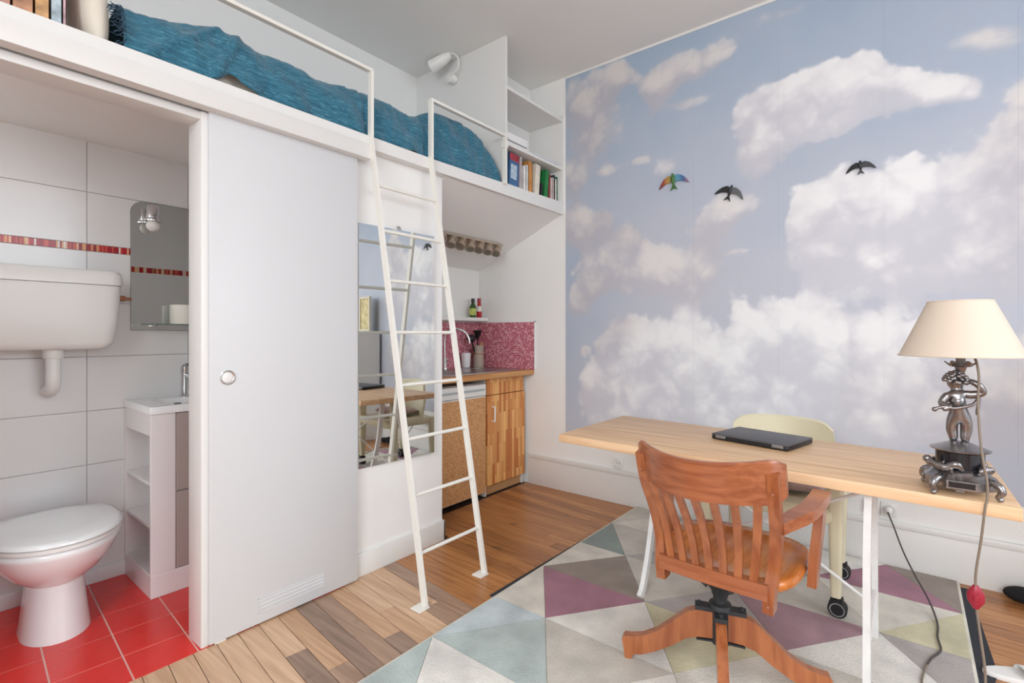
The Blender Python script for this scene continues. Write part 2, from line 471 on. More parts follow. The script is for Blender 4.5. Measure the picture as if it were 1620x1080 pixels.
def recentre(o):
    """move a single-mesh thing's origin to its base"""
    me = o.data
    co = np.empty(len(me.vertices) * 3); me.vertices.foreach_get('co', co); co = co.reshape(-1, 3)
    c = Vector(((co[:, 0].min() + co[:, 0].max()) / 2, (co[:, 1].min() + co[:, 1].max()) / 2, co[:, 2].min()))
    me.transform(Matrix.Translation(-c)); o.location = c
    return o

def struct(name, bm, m, label, parent=None, smooth=35):
    o = mk(name, bm, m, parent, smooth)
    if parent is None:
        o['kind'] = 'structure'; o['label'] = label; o['category'] = name.split('_')[0]
    return o

# ------------------------------------------------------------------ dimensions
YF = 3.23        # far (cloud) wall
ZC = 3.15        # ceiling
XP = -2.13       # partition wall face
XL = -2.07       # loft edge
XB = -3.08       # bathroom back wall
XK = -2.95       # kitchen / loft back wall
XR, YN = 2.3, -1.6

# ------------------------------------------------------------------ structure: floors
def clip(poly, a, b, c):
    # keep a*x+b*y<=c
    out = []
    for i in range(len(poly)):
        p, q = poly[i], poly[(i + 1) % len(poly)]
        dp, dq = a * p[0] + b * p[1] - c, a * q[0] + b * q[1] - c
        if dp <= 0: out.append(p)
        if dp * dq < 0:
            t = dp / (dp - dq); out.append((p[0] + (q[0] - p[0]) * t, p[1] + (q[1] - p[1]) * t))
    return out

bm = BM(); bx(bm, -2.1, XR, YN, YF, -0.08, -0.006); bx(bm, -2.16, -2.1, 0.765, 2.02, -0.08, -0.006); bx(bm, XK, -2.1, 2.02, YF, -0.08, -0.006)
floor = struct('floor', bm, mat('floor_gap', (58, 42, 32), 0.8), 'worn wooden plank floor of the main room', smooth=None)

ANG = math.radians(-6.5); CA, SA = math.cos(ANG), math.sin(ANG)
def plank(u0, u1, v0, v1, m):
    poly = [(u0, v0), (u1, v0), (u1, v1), (u0, v1)]
    poly = [(u * CA - v * SA, u * SA + v * CA) for u, v in poly]
    cy = sum(p[1] for p in poly) / 4
    # a plank beside the stub wall ends at it, one in front of the kitchen runs in under the units
    uc = (u0 + u1) / 2
    yl = -2.12 * math.tan(ANG) + (v0 + v1) / 2 / CA
    for a, b, c in ((-1, 0, (2.1 if yl < 0.80 else 2.128) if yl < 2.06 else 2.42), (1, 0, XR - 0.002), (0, 1, YF - 0.002), (0, -1, -0.2)):
        poly = clip(poly, a, b, c)
        if len(poly) < 3: return
    xs = [p[0] for p in poly]
    if max(xs) - min(xs) < 0.03: return
    cx = sum(xs) / len(xs); cyy = sum(p[1] for p in poly) / len(poly)
    dz = random.uniform(-0.0006, 0.0006)
    bm = BM(); prism(bm, [(p[0] - cx, p[1] - cyy) for p in poly], lambda a, b: (a, b, -0.02), lambda a, b: (a, b, dz))
    o = mk('plank', bm, m, floor, smooth=None, local=True)
    o.location = (cx, cyy, 0)
PW = 0.079
v = 0.0
row = 0
while v < 3.9:
    yl = -1.8 * math.tan(ANG) + v / CA          # y of the row at x=-1.8
    if -0.1 < yl < 3.9:
        c = yl + PW / 2
        # patched boards by the sliding door, pale tones partly painted glare: (upper bound, tones from the door side, cut)
        patch = None
        for hi, tones, cut in ((0.905, (3,), None), (0.985, (3, 5), -1.90), (1.065, (4, 6), -1.72), (1.145, (5,), None), (1.225, (6,), None), (1.305, (4, 5), -1.745),
                               (1.385, (3, 4), -1.92), (1.465, (3,), None), (1.545, (3, 6), -1.815), (1.625, (6,), None)):
            if c < hi: patch = (tones, cut); break
        segs = []
        if patch:
            tones, cut = patch
            cuts = [-3.4] + ([cut] if cut else []) + [random.uniform(-1.3, -1.1)]
            segs = list(tones)
        else:
            cuts = [-3.4]
            if random.random() < 0.25: cuts.append(random.uniform(-2.0, -1.6))
            cuts.append(random.uniform(-0.9, -0.3))
        cuts += [random.uniform(0.7, 1.5), 3.2]
        for i in range(len(cuts) - 1):
            m = PLANKS[segs[i]] if i < len(segs) else PLANKS[random.choice((0, 0, 1, 2))]
            plank(cuts[i] + 0.0007, cuts[i + 1] - 0.0007, v + 0.0013, v + PW - 0.0013, m)
    v += PW; row += 1
bm = BM(); bx(bm, -2.1, XR, YN, 0.2, -0.006, 0.0)
o = mk('plank_area', bm, PLANKS[0], floor, smooth=None); o['kind'] = 'stuff'

bm = BM(); bx(bm, XB, -2.1, -0.6, 1.4, -0.08, -0.002)
bfloor = struct('floor_bathroom', bm, MT['redgrout'], 'red tiled bathroom floor with pale joints', smooth=None)
TA = math.radians(-3.8); TC, TS = math.cos(TA), math.sin(TA)
for i in range(-1, 8):
    for j in range(-3, 8):
        u0, v0 = -2.26 - 0.2 * i - 0.06, 0.395 - 0.2 * 3 + 0.2 * j - 0.0
        poly = [(u0 + 0.003, v0 + 0.003), (u0 + 0.197, v0 + 0.003), (u0 + 0.197, v0 + 0.197), (u0 + 0.003, v0 + 0.197)]
        poly = [(u * TC - q * TS, u * TS + q * TC) for u, q in poly]
        for a, b, c in ((1, 0, -2.1), (-1, 0, -XB), (0, 1, 1.39), (0, -1, 0.59)):
            poly = clip(poly, a, b, c)
            if len(poly) < 3: break
        if len(poly) < 3: continue
        cx = sum(p[0] for p in poly) / len(poly); cy = sum(p[1] for p in poly) / len(poly)
        bm = BM(); prism(bm, [(p[0] - cx, p[1] - cy) for p in poly], lambda a, b: (a, b, -0.01), lambda a, b: (a, b, 0.0))
        o = mk('tile', bm, MT['redtile'], bfloor, smooth=None, local=True); o.location = (cx, cy, 0)

# ------------------------------------------------------------------ structure: ceiling and walls
bm = BM(); bx(bm, XK - 0.1, XR + 0.1, YN - 0.1, YF + 0.1, ZC, ZC + 0.1)
struct('ceiling', bm, MT['ceil'], 'plain white ceiling of the main room', smooth=None)

bm = BM(); bx(bm, XK - 0.1, XR + 0.1, YF, YF + 0.12, -0.08, ZC)
wall_far = struct('wall_far', bm, MT['wall'], 'far wall covered in blue and white cloud wallpaper', smooth=None)

# cloud layout of the printed wallpaper: x, z, rx, rz, weight, softness, greyness
def wp(u, vv):
    dx, dz = (u - 810) / F_PX, (CY - vv) / F_PX
    fx, fy = -math.sin(YAW) + dx * math.cos(YAW), math.cos(YAW) + dx * math.sin(YAW)
    t = YF / fy
    return fx * t, CAM_H + dz * t, t / F_PX, math.cos(YAW) / fy
BL = [  # photo measurements: centre, half sizes, softness, greyness
 (955,610,40,38,0,.25),(990,575,40,45,0,.15),(1035,560,48,58,0,.1),(1085,565,42,66,0,0),(1000,650,80,50,.1,.1),(1090,640,90,70,.1,0),(1120,600,50,50,0,.1),
 (1175,580,60,66,0,0),(1225,545,62,70,0,0),(1285,545,70,66,0,0),(1345,560,66,66,.1,0),(1405,585,72,70,.3,.1),(1190,660,120,60,.3,0),(1330,650,130,70,.3,0),(1470,640,90,70,.5,.3),(1560,640,90,70,.7,.5),(1640,600,80,80,.7,.6),
 (1285,340,40,48,0,.1),(1325,320,55,52,0,0),(1385,330,60,62,.1,0),(1450,320,66,62,.1,0),(1520,315,66,66,.2,.2),(1575,285,60,66,.3,.6),(1620,240,60,80,.3,.7),(1300,395,60,45,.3,.1),(1390,410,90,52,.4,.05),(1490,410,90,60,.5,.2),(1590,400,80,90,.5,.6),(1660,330,70,140,.4,.7),(1640,160,40,60,.5,.7),
 (1190,175,36,34,.2,.1),(1232,165,44,40,.1,.05),(1285,148,44,40,0,0),(1330,128,40,36,0,0),(1372,116,34,36,0,0),(1425,128,36,28,.1,0),(1480,140,40,26,.3,.1),(1530,140,34,22,.5,.2),(1215,215,42,34,.3,.1),(1275,195,46,34,.2,.05),(1340,175,50,34,.3,0),(1410,165,50,24,.5,.1),(1195,240,26,24,.5,.2),
 (912,170,26,52,.7,.9),(945,160,34,46,.5,.9),(975,122,30,26,.3,.9),(940,220,40,40,.8,.9),(1035,140,30,36,.4,.8),(1065,118,34,30,.4,.8),(1105,100,36,26,.5,.7),(1145,78,26,16,.6,.7),(1090,165,40,12,.8,.6),(905,290,30,40,.8,.9),
 (905,350,18,30,.3,.8),(925,365,26,30,.2,.8),(955,350,20,24,.2,.8),(990,375,34,28,.3,.8),(960,425,42,34,.2,.7),(930,450,22,26,.4,.8),(915,480,20,24,.5,.8),(1040,430,52,42,.4,.6),(1095,440,56,40,.5,.6),
 (1125,370,36,44,.4,.6),(1150,335,36,30,.4,.5),(1185,320,24,16,.6,.4),(1168,397,22,7,.5,.4),(965,545,26,24,.2,.6),(985,515,26,22,.4,.7),(925,555,8,8,.5,.8),(960,272,22,9,.6,.7),(1010,255,24,8,.7,.7),(1060,260,36,18,.9,.5),(1190,260,40,30,.8,.3),
 (1240,20,60,14,.9,.6),(1590,60,50,26,1,.7),(1545,60,40,14,1,.7)]
_b = []
for (u, vv, ru, rv, so, gr) in BL:
    X, Z, s, fc = wp(u, vv)
    # horizontal pixels are foreshortened on the receding wall
    dxw = (wp(u + 5, vv)[0] - wp(u - 5, vv)[0]) / 10
    _b.append((X, Z, ru * dxw, rv * s, so, gr))
_b = np.array(_b)
def cloud_fields(x, z):
    dx = (x[:, None] - _b[None, :, 0]) / _b[None, :, 2]; dz = (z[:, None] - _b[None, :, 1]) / _b[None, :, 3]
    r2 = dx ** 2 + dz ** 2
    val = np.exp(-r2 * 0.75)
    wgt = val ** 2 + 1e-9
    tot = wgt.sum(1)
    def dn(ox, oz):
        ddx = (x[:, None] + ox - _b[None, :, 0]) / _b[None, :, 2]; ddz = (z[:, None] + oz - _b[None, :, 1]) / _b[None, :, 3]
        vv = np.exp(-(ddx ** 2 + ddz ** 2) * 0.95)
        return 1 - np.prod(1 - np.clip(vv * (1 - 0.35 * _b[None, :, 4]), 0, 0.97), axis=1)
    dens = dn(0, 0)
    soft = (wgt * _b[None, :, 4]).sum(1) / tot
    grey = (wgt * _b[None, :, 5]).sum(1) / tot
    lobe = (wgt * np.clip(0.5 + 0.5 * dz + 0.15 * dx, 0, 1)).sum(1) / tot
    body = np.clip(0.46 + 0.42 * lobe + 0.9 * (dens - dn(0.02, 0.11)), 0, 1)
    sky = np.clip(0.35 + 0.45 * (z - 2.0) + 0.55 * np.exp(-((x + 2.0) / 0.35) ** 2 - ((z - 1.0) / 0.7) ** 2), 0, 1)
    return dens, soft, grey, body, sky
MT['wallpaper'] = wallpaper_material()
edges = [-2.054, -1.569, -1.087, -0.600, -0.107, 0.385, 0.875, 1.365, 1.855, XR]
for i in range(len(edges) - 1):
    x0, x1 = edges[i] + 0.0002, edges[i + 1] - 0.0002
    nx, nz = 20, 110
    z0, z1 = 0.41, ZC - 0.012
    bm = BM()
    front = [[bm.verts.new((x0 + (x1 - x0) * a / nx, YF - 0.0022, z0 + (z1 - z0) * b / nz)) for a in range(nx + 1)] for b in range(nz + 1)]
    for b in range(nz):
        for a in range(nx): bm.faces.new((front[b][a], front[b][a + 1], front[b + 1][a + 1], front[b + 1][a]))
    bk = [bm.verts.new(q) for q in ((x0, YF - 0.0002, z0), (x1, YF - 0.0002, z0), (x1, YF - 0.0002, z1), (x0, YF - 0.0002, z1))]
    bm.faces.new([front[b][0] for b in range(nz + 1)] + [bk[3], bk[0]])
    bm.faces.new([front[b][nx] for b in range(nz, -1, -1)] + [bk[1], bk[2]])
    bm.faces.new([front[0][a] for a in range(nx, -1, -1)] + [bk[0], bk[1]])
    bm.faces.new([front[nz][a] for a in range(nx + 1)] + [bk[2], bk[3]])
    bmesh.ops.recalc_face_normals(bm, faces=bm.faces)
    me = bpy.data.meshes.new('wallpaper_strip'); bm.to_mesh(me); bm.free()
    co = np.empty(len(me.vertices) * 3); me.vertices.foreach_get('co', co); co = co.reshape(-1, 3)
    for nm, arr in zip(('cloud', 'soft', 'grey', 'body', 'sky'), cloud_fields(co[:, 0], co[:, 2])):
        at = me.attributes.new(nm, 'FLOAT', 'POINT'); at.data.foreach_set('value', arr.astype(np.float32))
    me.materials.append(MT['wallpaper'])
    o = bpy.data.objects.new('wallpaper_strip', me); COL.objects.link(o); o.parent = wall_far
bm = BM(); bx(bm, -2.054, XR, YF - 0.006, YF, ZC - 0.016, ZC); mk('cornice_bead', bm, MT['trim'], wall_far)

bm = BM()
bx(bm, -2.4, XR, YF - 0.016, YF, 0.0, 0.205, 0.002); bx(bm, -2.4, XR, YF - 0.022, YF, 0.205, 0.238, 0.006)
struct('baseboard_far', bm, MT['trim'], 'tall white baseboard along the cloud wall')

# partition: wall_left with the bathroom opening
bm = BM()
bx(bm, XP - 0.1, XP, 0.765, 2.016, 0, 2.11); bx(bm, XP - 0.1, XP, -0.6, -0.1, 0, 2.11); bx(bm, XP - 0.1, XP, -0.1, 0.765, 2.03, 2.11)
bx(bm, XP - 0.1, XP, YN, -0.6, 0, 2.11)
struct('wall_left', bm, MT['wall'], 'white partition wall with the bathroom doorway and wall mirror', smooth=None)
bm = BM(); bx(bm, XK, XP - 0.1, 1.4, 2.016, 0, 2.11)
struct('wall_stub', bm, MT['wall'], 'white stub wall between bathroom and kitchenette', smooth=None)
bm = BM(); bx(bm, XP, XP + 0.014, 1.38, 2.03, 0, 0.115, 0.003); bx(bm, XP - 0.3, XP + 0.014, 2.016, 2.03, 0, 0.115, 0.003)
struct('baseboard_left', bm, MT['trim'], 'low white baseboard below the wall mirror')
# door jamb
bm = BM()
bx(bm, XP - 0.1, XP + 0.025, 0.745, 0.772, 0, 2.045, 0.003); bx(bm, XP - 0.1, XP + 0.025, -0.12, -0.1, 0, 2.045, 0.003); bx(bm, XP - 0.1, XP + 0.018, -0.12, 0.772, 2.015, 2.045, 0.003)
struct('trim_1', bm, MT['trim'], 'white door frame of the bathroom opening')

# bathroom shell
bm = BM(); bx(bm, XB - 0.1, XB, -0.7, 1.5, -0.08, 2.12)
wall_bath = struct('wall_bathroom', bm, MT['grout'], 'bathroom back wall with large white tiles and striped border', smooth=None)
zs = [0.055, 0.312, 0.571, 0.828, 1.088, 1.348, 1.594, 1.627, 1.875, 2.12]
ys = [-0.687, -0.259, 0.169, 0.597, 1.025, 1.42]
for a in range(len(ys) - 1):
    for b in range(len(zs) - 1):
        y0, y1, z0, z1 = ys[a] + 0.0012, ys[a + 1] - 0.0012, zs[b] + 0.0012, zs[b + 1] - 0.0012
        band = (b == 6)
        bm = BM(); bx(bm, XB - 0.004, XB + 0.006, y0, y1, z0, z1, 0.0012 if not band else 0.0, 1)
        mk('border_tile' if band else 'tile', bm, MT['border'] if band else MT['tile'], wall_bath, smooth=None)
for y in (-0.6, 1.4):
    bm = BM()
    if y < 0: bx(bm, XB, XP - 0.1, -0.7, -0.6, 0, 2.12)
    else: bx(bm, XB, XK, 1.4, 1.5, 0, 2.12)
    struct('wall_bathroom_' + ('near' if y < 0 else 'side'), bm, MT['tile'], 'white bathroom %s wall' % ('near' if y < 0 else 'side'), smooth=None)
bm = BM(); bx(bm, XB, XB + 0.018, -0.6, 1.4, 0, 0.068, 0.003)
struct('baseboard_bathroom', bm, MT['tile'], 'low white tiled skirting in the bathroom')

bm = BM(); bx(bm, XP - 0.108, XP - 0.1005, 0.775, 1.398, 0.0, 1.593); bx(bm, XP - 0.108, XP - 0.1005, 0.775, 1.398, 1.628, 2.11)
tw = struct('wall_bathroom_front', bm, MT['tile'], 'tiled bathroom side of the partition wall', smooth=None)
bm = BM(); bx(bm, XP - 0.108, XP - 0.1005, 0.775, 1.398, 1.5935, 1.6275); mk('border_tile', bm, MT['border'], tw, smooth=None)

# loft platform, fascia, rail cover
bm = BM(); bx(bm, XB, XP + 0.0, YN, 2.03, 2.115, 2.162); bx(bm, XK, XP, 2.03, YF, 2.135, 2.162)
struct('ceiling_loft', bm, MT['wall'], 'white underside of the sleeping loft over the bathroom', smooth=None)
bm = BM(); prism(bm, [(YN, 2.105), (YF - 0.002, 2.105), (YF - 0.002, 2.196), (1.95, 2.166), (YN, 2.166)], lambda a, b: (XP - 0.02, a, b), lambda a, b: (XL, a, b))
struct('trim_2', bm, MT['trim'], 'white front edge board of the sleeping loft')
bm = BM(); bx(bm, XL - 0.03, -2.045, YN, 1.474, 2.045, 2.117, 0.003)
struct('trim_3', bm, MT['trim'], 'white cover board of the sliding door track')
bm = BM()
prism(bm, [(XL - 0.02, 2.11), (XK, 1.742), (XK, 2.14), (XL - 0.02, 2.14)], lambda a, b: (a, 2.016, b), lambda a, b: (a, YF - 0.0005, b))
struct('ceiling_kitchen', bm, MT['ceil'], 'sloping white soffit above the kitchenette', smooth=None)
bm = BM(); bx(bm, XK - 0.1, XK, 1.5, YF, -0.08, 2.14)
struct('wall_kitchen', bm, MT['wall'], 'white back wall of the kitchenette', smooth=None)
bm = BM(); bx(bm, XK - 0.12, XK, YN, YF, 2.14, ZC)
struct('wall_loft', bm, MT['wall'], 'white wall behind the bed on the loft', smooth=None)

# unseen sides of the room: a wall with a tall window to the right, one behind the camera
def window_wall(name, axis, pos, a0, a1, w0, w1, z0, z1, label):
    bm = BM()
    def b(p0, p1, q0, q1):
        if axis == 'x': bx(bm, pos, pos + 0.25, p0, p1, q0, q1)
        else: bx(bm, p0, p1, pos - 0.25, pos, q0, q1)
    b(a0, w0, 0, ZC); b(w1, a1, 0, ZC); b(w0, w1, 0, z0); b(w0, w1, z1, ZC)
    struct(name, bm, MT['wall'], label, smooth=None)
def window_frame(name, axis, pos, w0, w1, z0, z1, label):
    bm = BM()
    def b(p0, p1, q0, q1):
        if axis == 'x': bx(bm, pos + 0.16, pos + 0.21, p0, p1, q0, q1, 0.004)
        else: bx(bm, p0, p1, pos - 0.21, pos - 0.16, q0, q1, 0.004)
    t = 0.06; mid = (w0 + w1) / 2
    b(w0, w0 + t, z0, z1); b(w1 - t, w1, z0, z1); b(w0, w1, z0, z0 + t); b(w0, w1, z1 - t, z1); b(mid - 0.05, mid + 0.05, z0, z1); b(w0, w1, z1 - 0.75, z1 - 0.69)
    struct(name, bm, MT['trim'], label)
window_wall('wall_right', 'x', XR, YN, YF, -0.3, 2.3, 0.35, 2.9, 'white wall with tall window right of the desk')
window_frame('window_1', 'x', XR, -0.3, 2.3, 0.35, 2.9, 'white framed tall window in the right wall')
window_wall('wall_near', 'y', YN, -3.0, XR, -0.95, 1.85, 0.35, 2.9, 'white wall with tall window behind the camera')
window_frame('window_2', 'y', YN, -0.95, 1.85, 0.35, 2.9, 'white framed tall window behind the camera')

# unseen glowing globe, added only to brighten the bathroom
def added_globe_light(name, label, x, y, ztop, drop, r, power, col=(0.97, 0.98, 1.0)):
    t = thing(name, label, 'lamp', (x, y, ztop - drop - 2 * r))
    zc = ztop - drop - r
    bm = BM(); lathe(bm, [(0.05, ztop - 0.025), (0.055, ztop - 0.002), (0.0, ztop - 0.001)], (x, y, 0), 20); mk('ceiling_rose', bm, MT['plastic'], t)
    if drop > 0.05:
        bm = BM(); tube(bm, [(x, y, ztop - 0.02), (x, y, zc + r)], 0.004, 8); mk('flex', bm, MT['plastic'], t)
    m = bpy.data.materials.new(name + '_opal'); m.use_nodes = True
    p = m.node_tree.nodes['Principled BSDF']; p.inputs['Base Color'].default_value = (0.9, 0.88, 0.84, 1)
    p.inputs['Emission Color'].default_value = col + (1.0,); p.inputs['Emission Strength'].default_value = power
    bm = BM(); ball(bm, (x, y, zc), r, 24, 16); mk('fill_globe', bm, m, t, smooth=180)
added_globe_light('added_bathroom_light', 'unseen opal globe added to brighten the bathroom left of the doorway', -2.65, -0.25, 2.115, 0.02, 0.08, 13.0)

# ------------------------------------------------------------------ sliding door
bm = BM(); bx(bm, -2.122, -2.09, 0.768, 1.422, 0.008, 2.056, 0.003)
door = struct('door_1', bm, MT['door'], 'white sliding bathroom door with round pull and vent')
bm = BM(); lathe(bm, [(0.029, -0.001), (0.029, 0.003), (0.026, 0.004), (0.0235, 0.003), (0.021, -0.004 + 0.005), (0.0, 0.001)], (-2.09, 0.833, 1.027), 28, 'x')
h = mk('door_pull', bm, MT['chrome'], door)
bm = BM(); lathe(bm, [(0.021, 0.0), (0.021, 0.002), (0.018, 0.0035), (0.0, 0.0035)], (-2.0895, 0.833, 1.027), 28, 'x'); mk('pull_cup', bm, MT['plastic'], h)
bm = BM()
for (y0, y1, z0, z1) in ((0.948, 1.246, 0.108, 0.112), (0.948, 1.246, 0.05, 0.054), (0.948, 0.952, 0.05, 0.112), (1.242, 1.246, 0.05, 0.112)): bx(bm, -2.0905, -2.0887, y0, y1, z0, z1, 0.0006, 1)
vent = mk('vent_frame', bm, MT['door'], door)
for k in range(3):
    z = 0.060 + k * 0.0155
    bm = BM(); prism(bm, [(-2.0905, z), (-2.0893, z), (-2.0880, z + 0.009), (-2.0905, z + 0.0115)], lambda a, b: (a, 0.953, b), lambda a, b: (a, 1.241, b)); mk('slat', bm, MT['door'], vent, smooth=None)
bm = BM(); bx(bm, -2.105, -2.095, 0.79, 0.83, 0.0, 0.008); mk('floor_guide', bm, MT['plastic'], door)

# ------------------------------------------------------------------ loft ladder with hand rails
lad = thing('loft_ladder', 'white metal ladder with handrails leaning on the loft', 'ladder', (-1.7, 1.67, 0))
for y in (1.472, 1.862):
    bm = BM(); bar(bm, [(-1.663, y, 0.006), (-2.0525, y, 2.13)], 0.014, 0.030, up=(0, 1, 0)); mk('stringer', bm, MT['cream'], lad, smooth=None)
    bm = BM(); bx(bm, -1.73 + 0.028, -1.73 + 0.088, y - 0.05, y + 0.01, 0.0, 0.006, 0.001, 1); mk('foot_plate', bm, MT['cream'], lad)
    bm = BM(); bx(bm, -2.0692, -2.040, y - 0.0078, y + 0.0078, 2.105, 2.475, 0.001, 1); mk('post', bm, MT['cream'], lad)
for z in (0.222, 0.468, 0.716, 0.960, 1.204, 1.449, 1.690, 1.915):
    x = -1.663 - (2.05 - 1.663) * z / 2.13
    bm = BM(); tube(bm, [(x, 1.472, z), (x, 1.862, z)], 0.0085, 12); mk('rung', bm, MT['cream'], lad)
bm = BM(); bx(bm, -2.069, -2.042, -0.6, 1.479, 2.470, 2.486, 0.001, 1); mk('handrail', bm, MT['cream'], lad)
bm = BM(); bx(bm, -2.069, -2.042, 1.855, 2.5255, 2.470, 2.486, 0.001, 1); mk('handrail', bm, MT['cream'], lad)
bm = BM(); bx(bm, -2.07 + 0.001, -2.04, 2.49, 2.508, 2.168, 2.47, 0.001, 1); bx(bm, -2.075, -2.036, 2.484, 2.514, 2.40, 2.44, 0.002, 1); mk('end_post', bm, MT['cream'], lad)

# ------------------------------------------------------------------ loft bed: mattress, throw, pillow
matt = thing('mattress', 'cream mattress on the loft under the blue throw', 'mattress', (-2.5, 1.5, 2.163))
bm = BM(); bx(bm, -2.9, -2.14, 0.56, 2.42, 2.163, 2.305, 0.04, 3); mk('cover', bm, MT['cotton'], matt)

from mathutils import noise as mnoise
ty = [0.50, 0.6, 0.72, 0.81, 0.956, 1.09, 1.24, 1.40, 1.53, 1.6, 1.757, 1.82, 1.94, 2.04, 2.2, 2.37, 2.45, 2.50]
tz = [2.345, 2.350, 2.392, 2.415, 2.405, 2.40, 2.394, 2.405, 2.425, 2.425, 2.405, 2.402, 2.47, 2.497, 2.492, 2.462, 2.40, 2.29]
bm = BM()
NU, NV = 200, 56
prof = []
for b in range(NV + 1):
    t = b / NV
    if t < 0.4: s = t / 0.4; prof.append(('f', s))
    else: prof.append(('t', (t - 0.4) / 0.6))
rows = []
for a in range(NU + 1):
    y = 0.505 + (2.50 - 0.505) * a / NU
    zt = float(np.interp(y, ty, tz))
    zt = sum(float(np.interp(y + d, ty, tz)) for d in (-0.03, -0.015, 0, 0.015, 0.03)) / 5
    hem = 2.170 + 0.045 * math.exp(-((y - 0.845) / 0.035) ** 2) + 0.014 * math.exp(-((y - 0.92) / 0.05) ** 2) + 0.012 * max(0, mnoise.noise((y * 7, 3.1, 0)))
    row = []
    for kind, s in prof:
        if kind == 'f':
            ang = s * PI / 2
            x = -2.088 - 0.085 * (1 - math.cos(ang)) * 1.0 - 0.012 * s
            z = hem + (zt - hem) * math.sin(ang) ** 0.92
        else:
            x = -2.185 - s * 0.70
            z = zt - 0.012 * s - 0.05 * s * s
        fold = 0.010 * mnoise.noise((y * 9, x * 6, z * 5)) + 0.006 * mnoise.noise((y * 24, x * 16, z * 9)) + 0.0035 * mnoise.noise((y * 60, x * 40, z * 30))
        rdg = 0.02 * math.exp(-((y - 0.84 - 0.5 * (z - 2.3)) / 0.02) ** 2) - 0.014 * math.exp(-((y - 1.475) / 0.012) ** 2) - 0.014 * math.exp(-((y - 1.86) / 0.012) ** 2) + 0.012 * math.exp(-((y - 0.7 - 1.1 * (z - 2.3)) / 0.018) ** 2)
        sag = 0.012 * math.sin(y * 21 + z * 30) * (1 if kind == 'f' else 0.3)
        k = fold * 1.3 + rdg * (1 if kind == 'f' else 0.4) + sag * 0.5
        if kind == 'f': row.append((x + k, y + 0.3 * fold, max(z, 2.168) + 0.3 * k * s))
        else: row.append((x, y + 0.3 * fold, z + k))
    rows.append([bm.verts.new(q) for q in row])
for a in range(NU):
    for b in range(NV): bm.faces.new((rows[a][b], rows[a + 1][b], rows[a + 1][b + 1], rows[a][b + 1]))
thr = mk('blue_throw', bm, MT['throw'], None, smooth=180)
recentre(thr); tag(thr, 'blue woven throw spread over the loft mattress', 'blanket')
sm = thr.modifiers.new('thickness', 'SOLIDIFY'); sm.thickness = 0.004; sm.offset = -1
bm = BM()
for k in range(34):
    s = k / 33; ang = s * PI / 2
    z = 2.20 + 0.145 * math.sin(ang); x = -2.088 - 0.09 * (1 - math.cos(ang))
    p = Vector((x + 0.003, 0.51, z)); pts = [p]
    for j in range(7):
        p = p + Vector((random.uniform(-0.003, 0.007), random.uniform(-0.010, -0.001), random.uniform(-0.010, 0.004))); p.z = max(p.z, 2.17); pts.append(p.copy())
    tube(bm, pts, 0.0014, 4)
fr = mk('fringe', bm, mat('dark_blue_yarn', (52, 76, 96), 0.9), thr); fr['kind'] = 'stuff'

pil = thing('pillow', 'cream pillow at the left end of the loft bed', 'pillow', (-2.4, 0.42, 2.163))
bm = BM()
n = 24
for sgn in (1, -1):
    g = [[None] * (n + 1) for _ in range(n + 1)]
    for a in range(n + 1):
        for b in range(n + 1):
            u, q = a / n * 2 - 1, b / n * 2 - 1
            th = 0.052 * ((1 - abs(u) ** 2.6) * (1 - abs(q) ** 2.6)) ** 0.42
            g[a][b] = bm.verts.new((-2.37 + u * 0.27, 0.418 + q * 0.045 * 0.2 + sgn * th + 0.02 * (1 - q), 2.312 + q * 0.147))
    for a in range(n):
        for b in range(n): bm.faces.new((g[a][b], g[a + 1][b], g[a + 1][b + 1], g[a][b + 1]))
bmesh.ops.remove_doubles(bm, verts=bm.verts, dist=0.0005)
mk('pillow_case', bm, MT['cotton'], pil, smooth=180)

# books at the left end of the loft
def book(name, label, y0, y1, x0, x1, z0, h, col, tilt=0.0, paper=(236, 230, 216), group='books on the loft', pat=None):
    """upright book, spine towards +x"""
    t = thing(name, label, 'book', ((x0 + x1) / 2, (y0 + y1) / 2, z0), 0, group)
    w, d = y1 - y0, x1 - x0
    c = mat(name + '_cover', col, 0.45, var=0.12 if pat is None else 0.35, vscale=18 if pat is None else 26)
    bm = BM(); e = min(0.002, w * 0.16)
    bx(bm, -d / 2, d / 2, -w / 2, -w / 2 + e, 0, h); bx(bm, -d / 2, d / 2, w / 2 - e, w / 2, 0, h); bx(bm, d / 2 - e, d / 2, -w / 2, w / 2, 0, h)
    p = mk('cover', bm, c, t, smooth=None, local=True)
    bm = BM(); bx(bm, -d / 2 + 0.002, d / 2 - e, -w / 2 + e, w / 2 - e, 0.002, h - 0.003)
    q = mk('pages', bm, mat(name + '_paper', paper, 0.85), t, smooth=None, local=True)
    if tilt:
        t.rotation_euler = (tilt, 0, 0)
        t.location.z += abs(math.sin(tilt)) * w / 2
    return t
for y0, y1, h, c, lb in ((0.19, 0.235, 0.30, (178, 132, 118), 'rose patterned book, first of the row beside the loft pillow'),
                         (0.237, 0.285, 0.31, (190, 140, 108), 'terracotta patterned book in the row beside the loft pillow'),
                         (0.287, 0.322, 0.30, (206, 160, 112), 'tan patterned book in the row beside the loft pillow'),
                         (0.324, 0.352, 0.29, (176, 192, 200), 'pale blue marbled book in the row beside the loft pillow'),
                         (0.353, 0.362, 0.28, (196, 164, 168), 'thin pink book nearest the loft pillow')):
    book('patterned_book', lb, y0, y1, -2.30, -2.13, 2.163, h, c, 0, group='patterned books on the loft', pat=1)

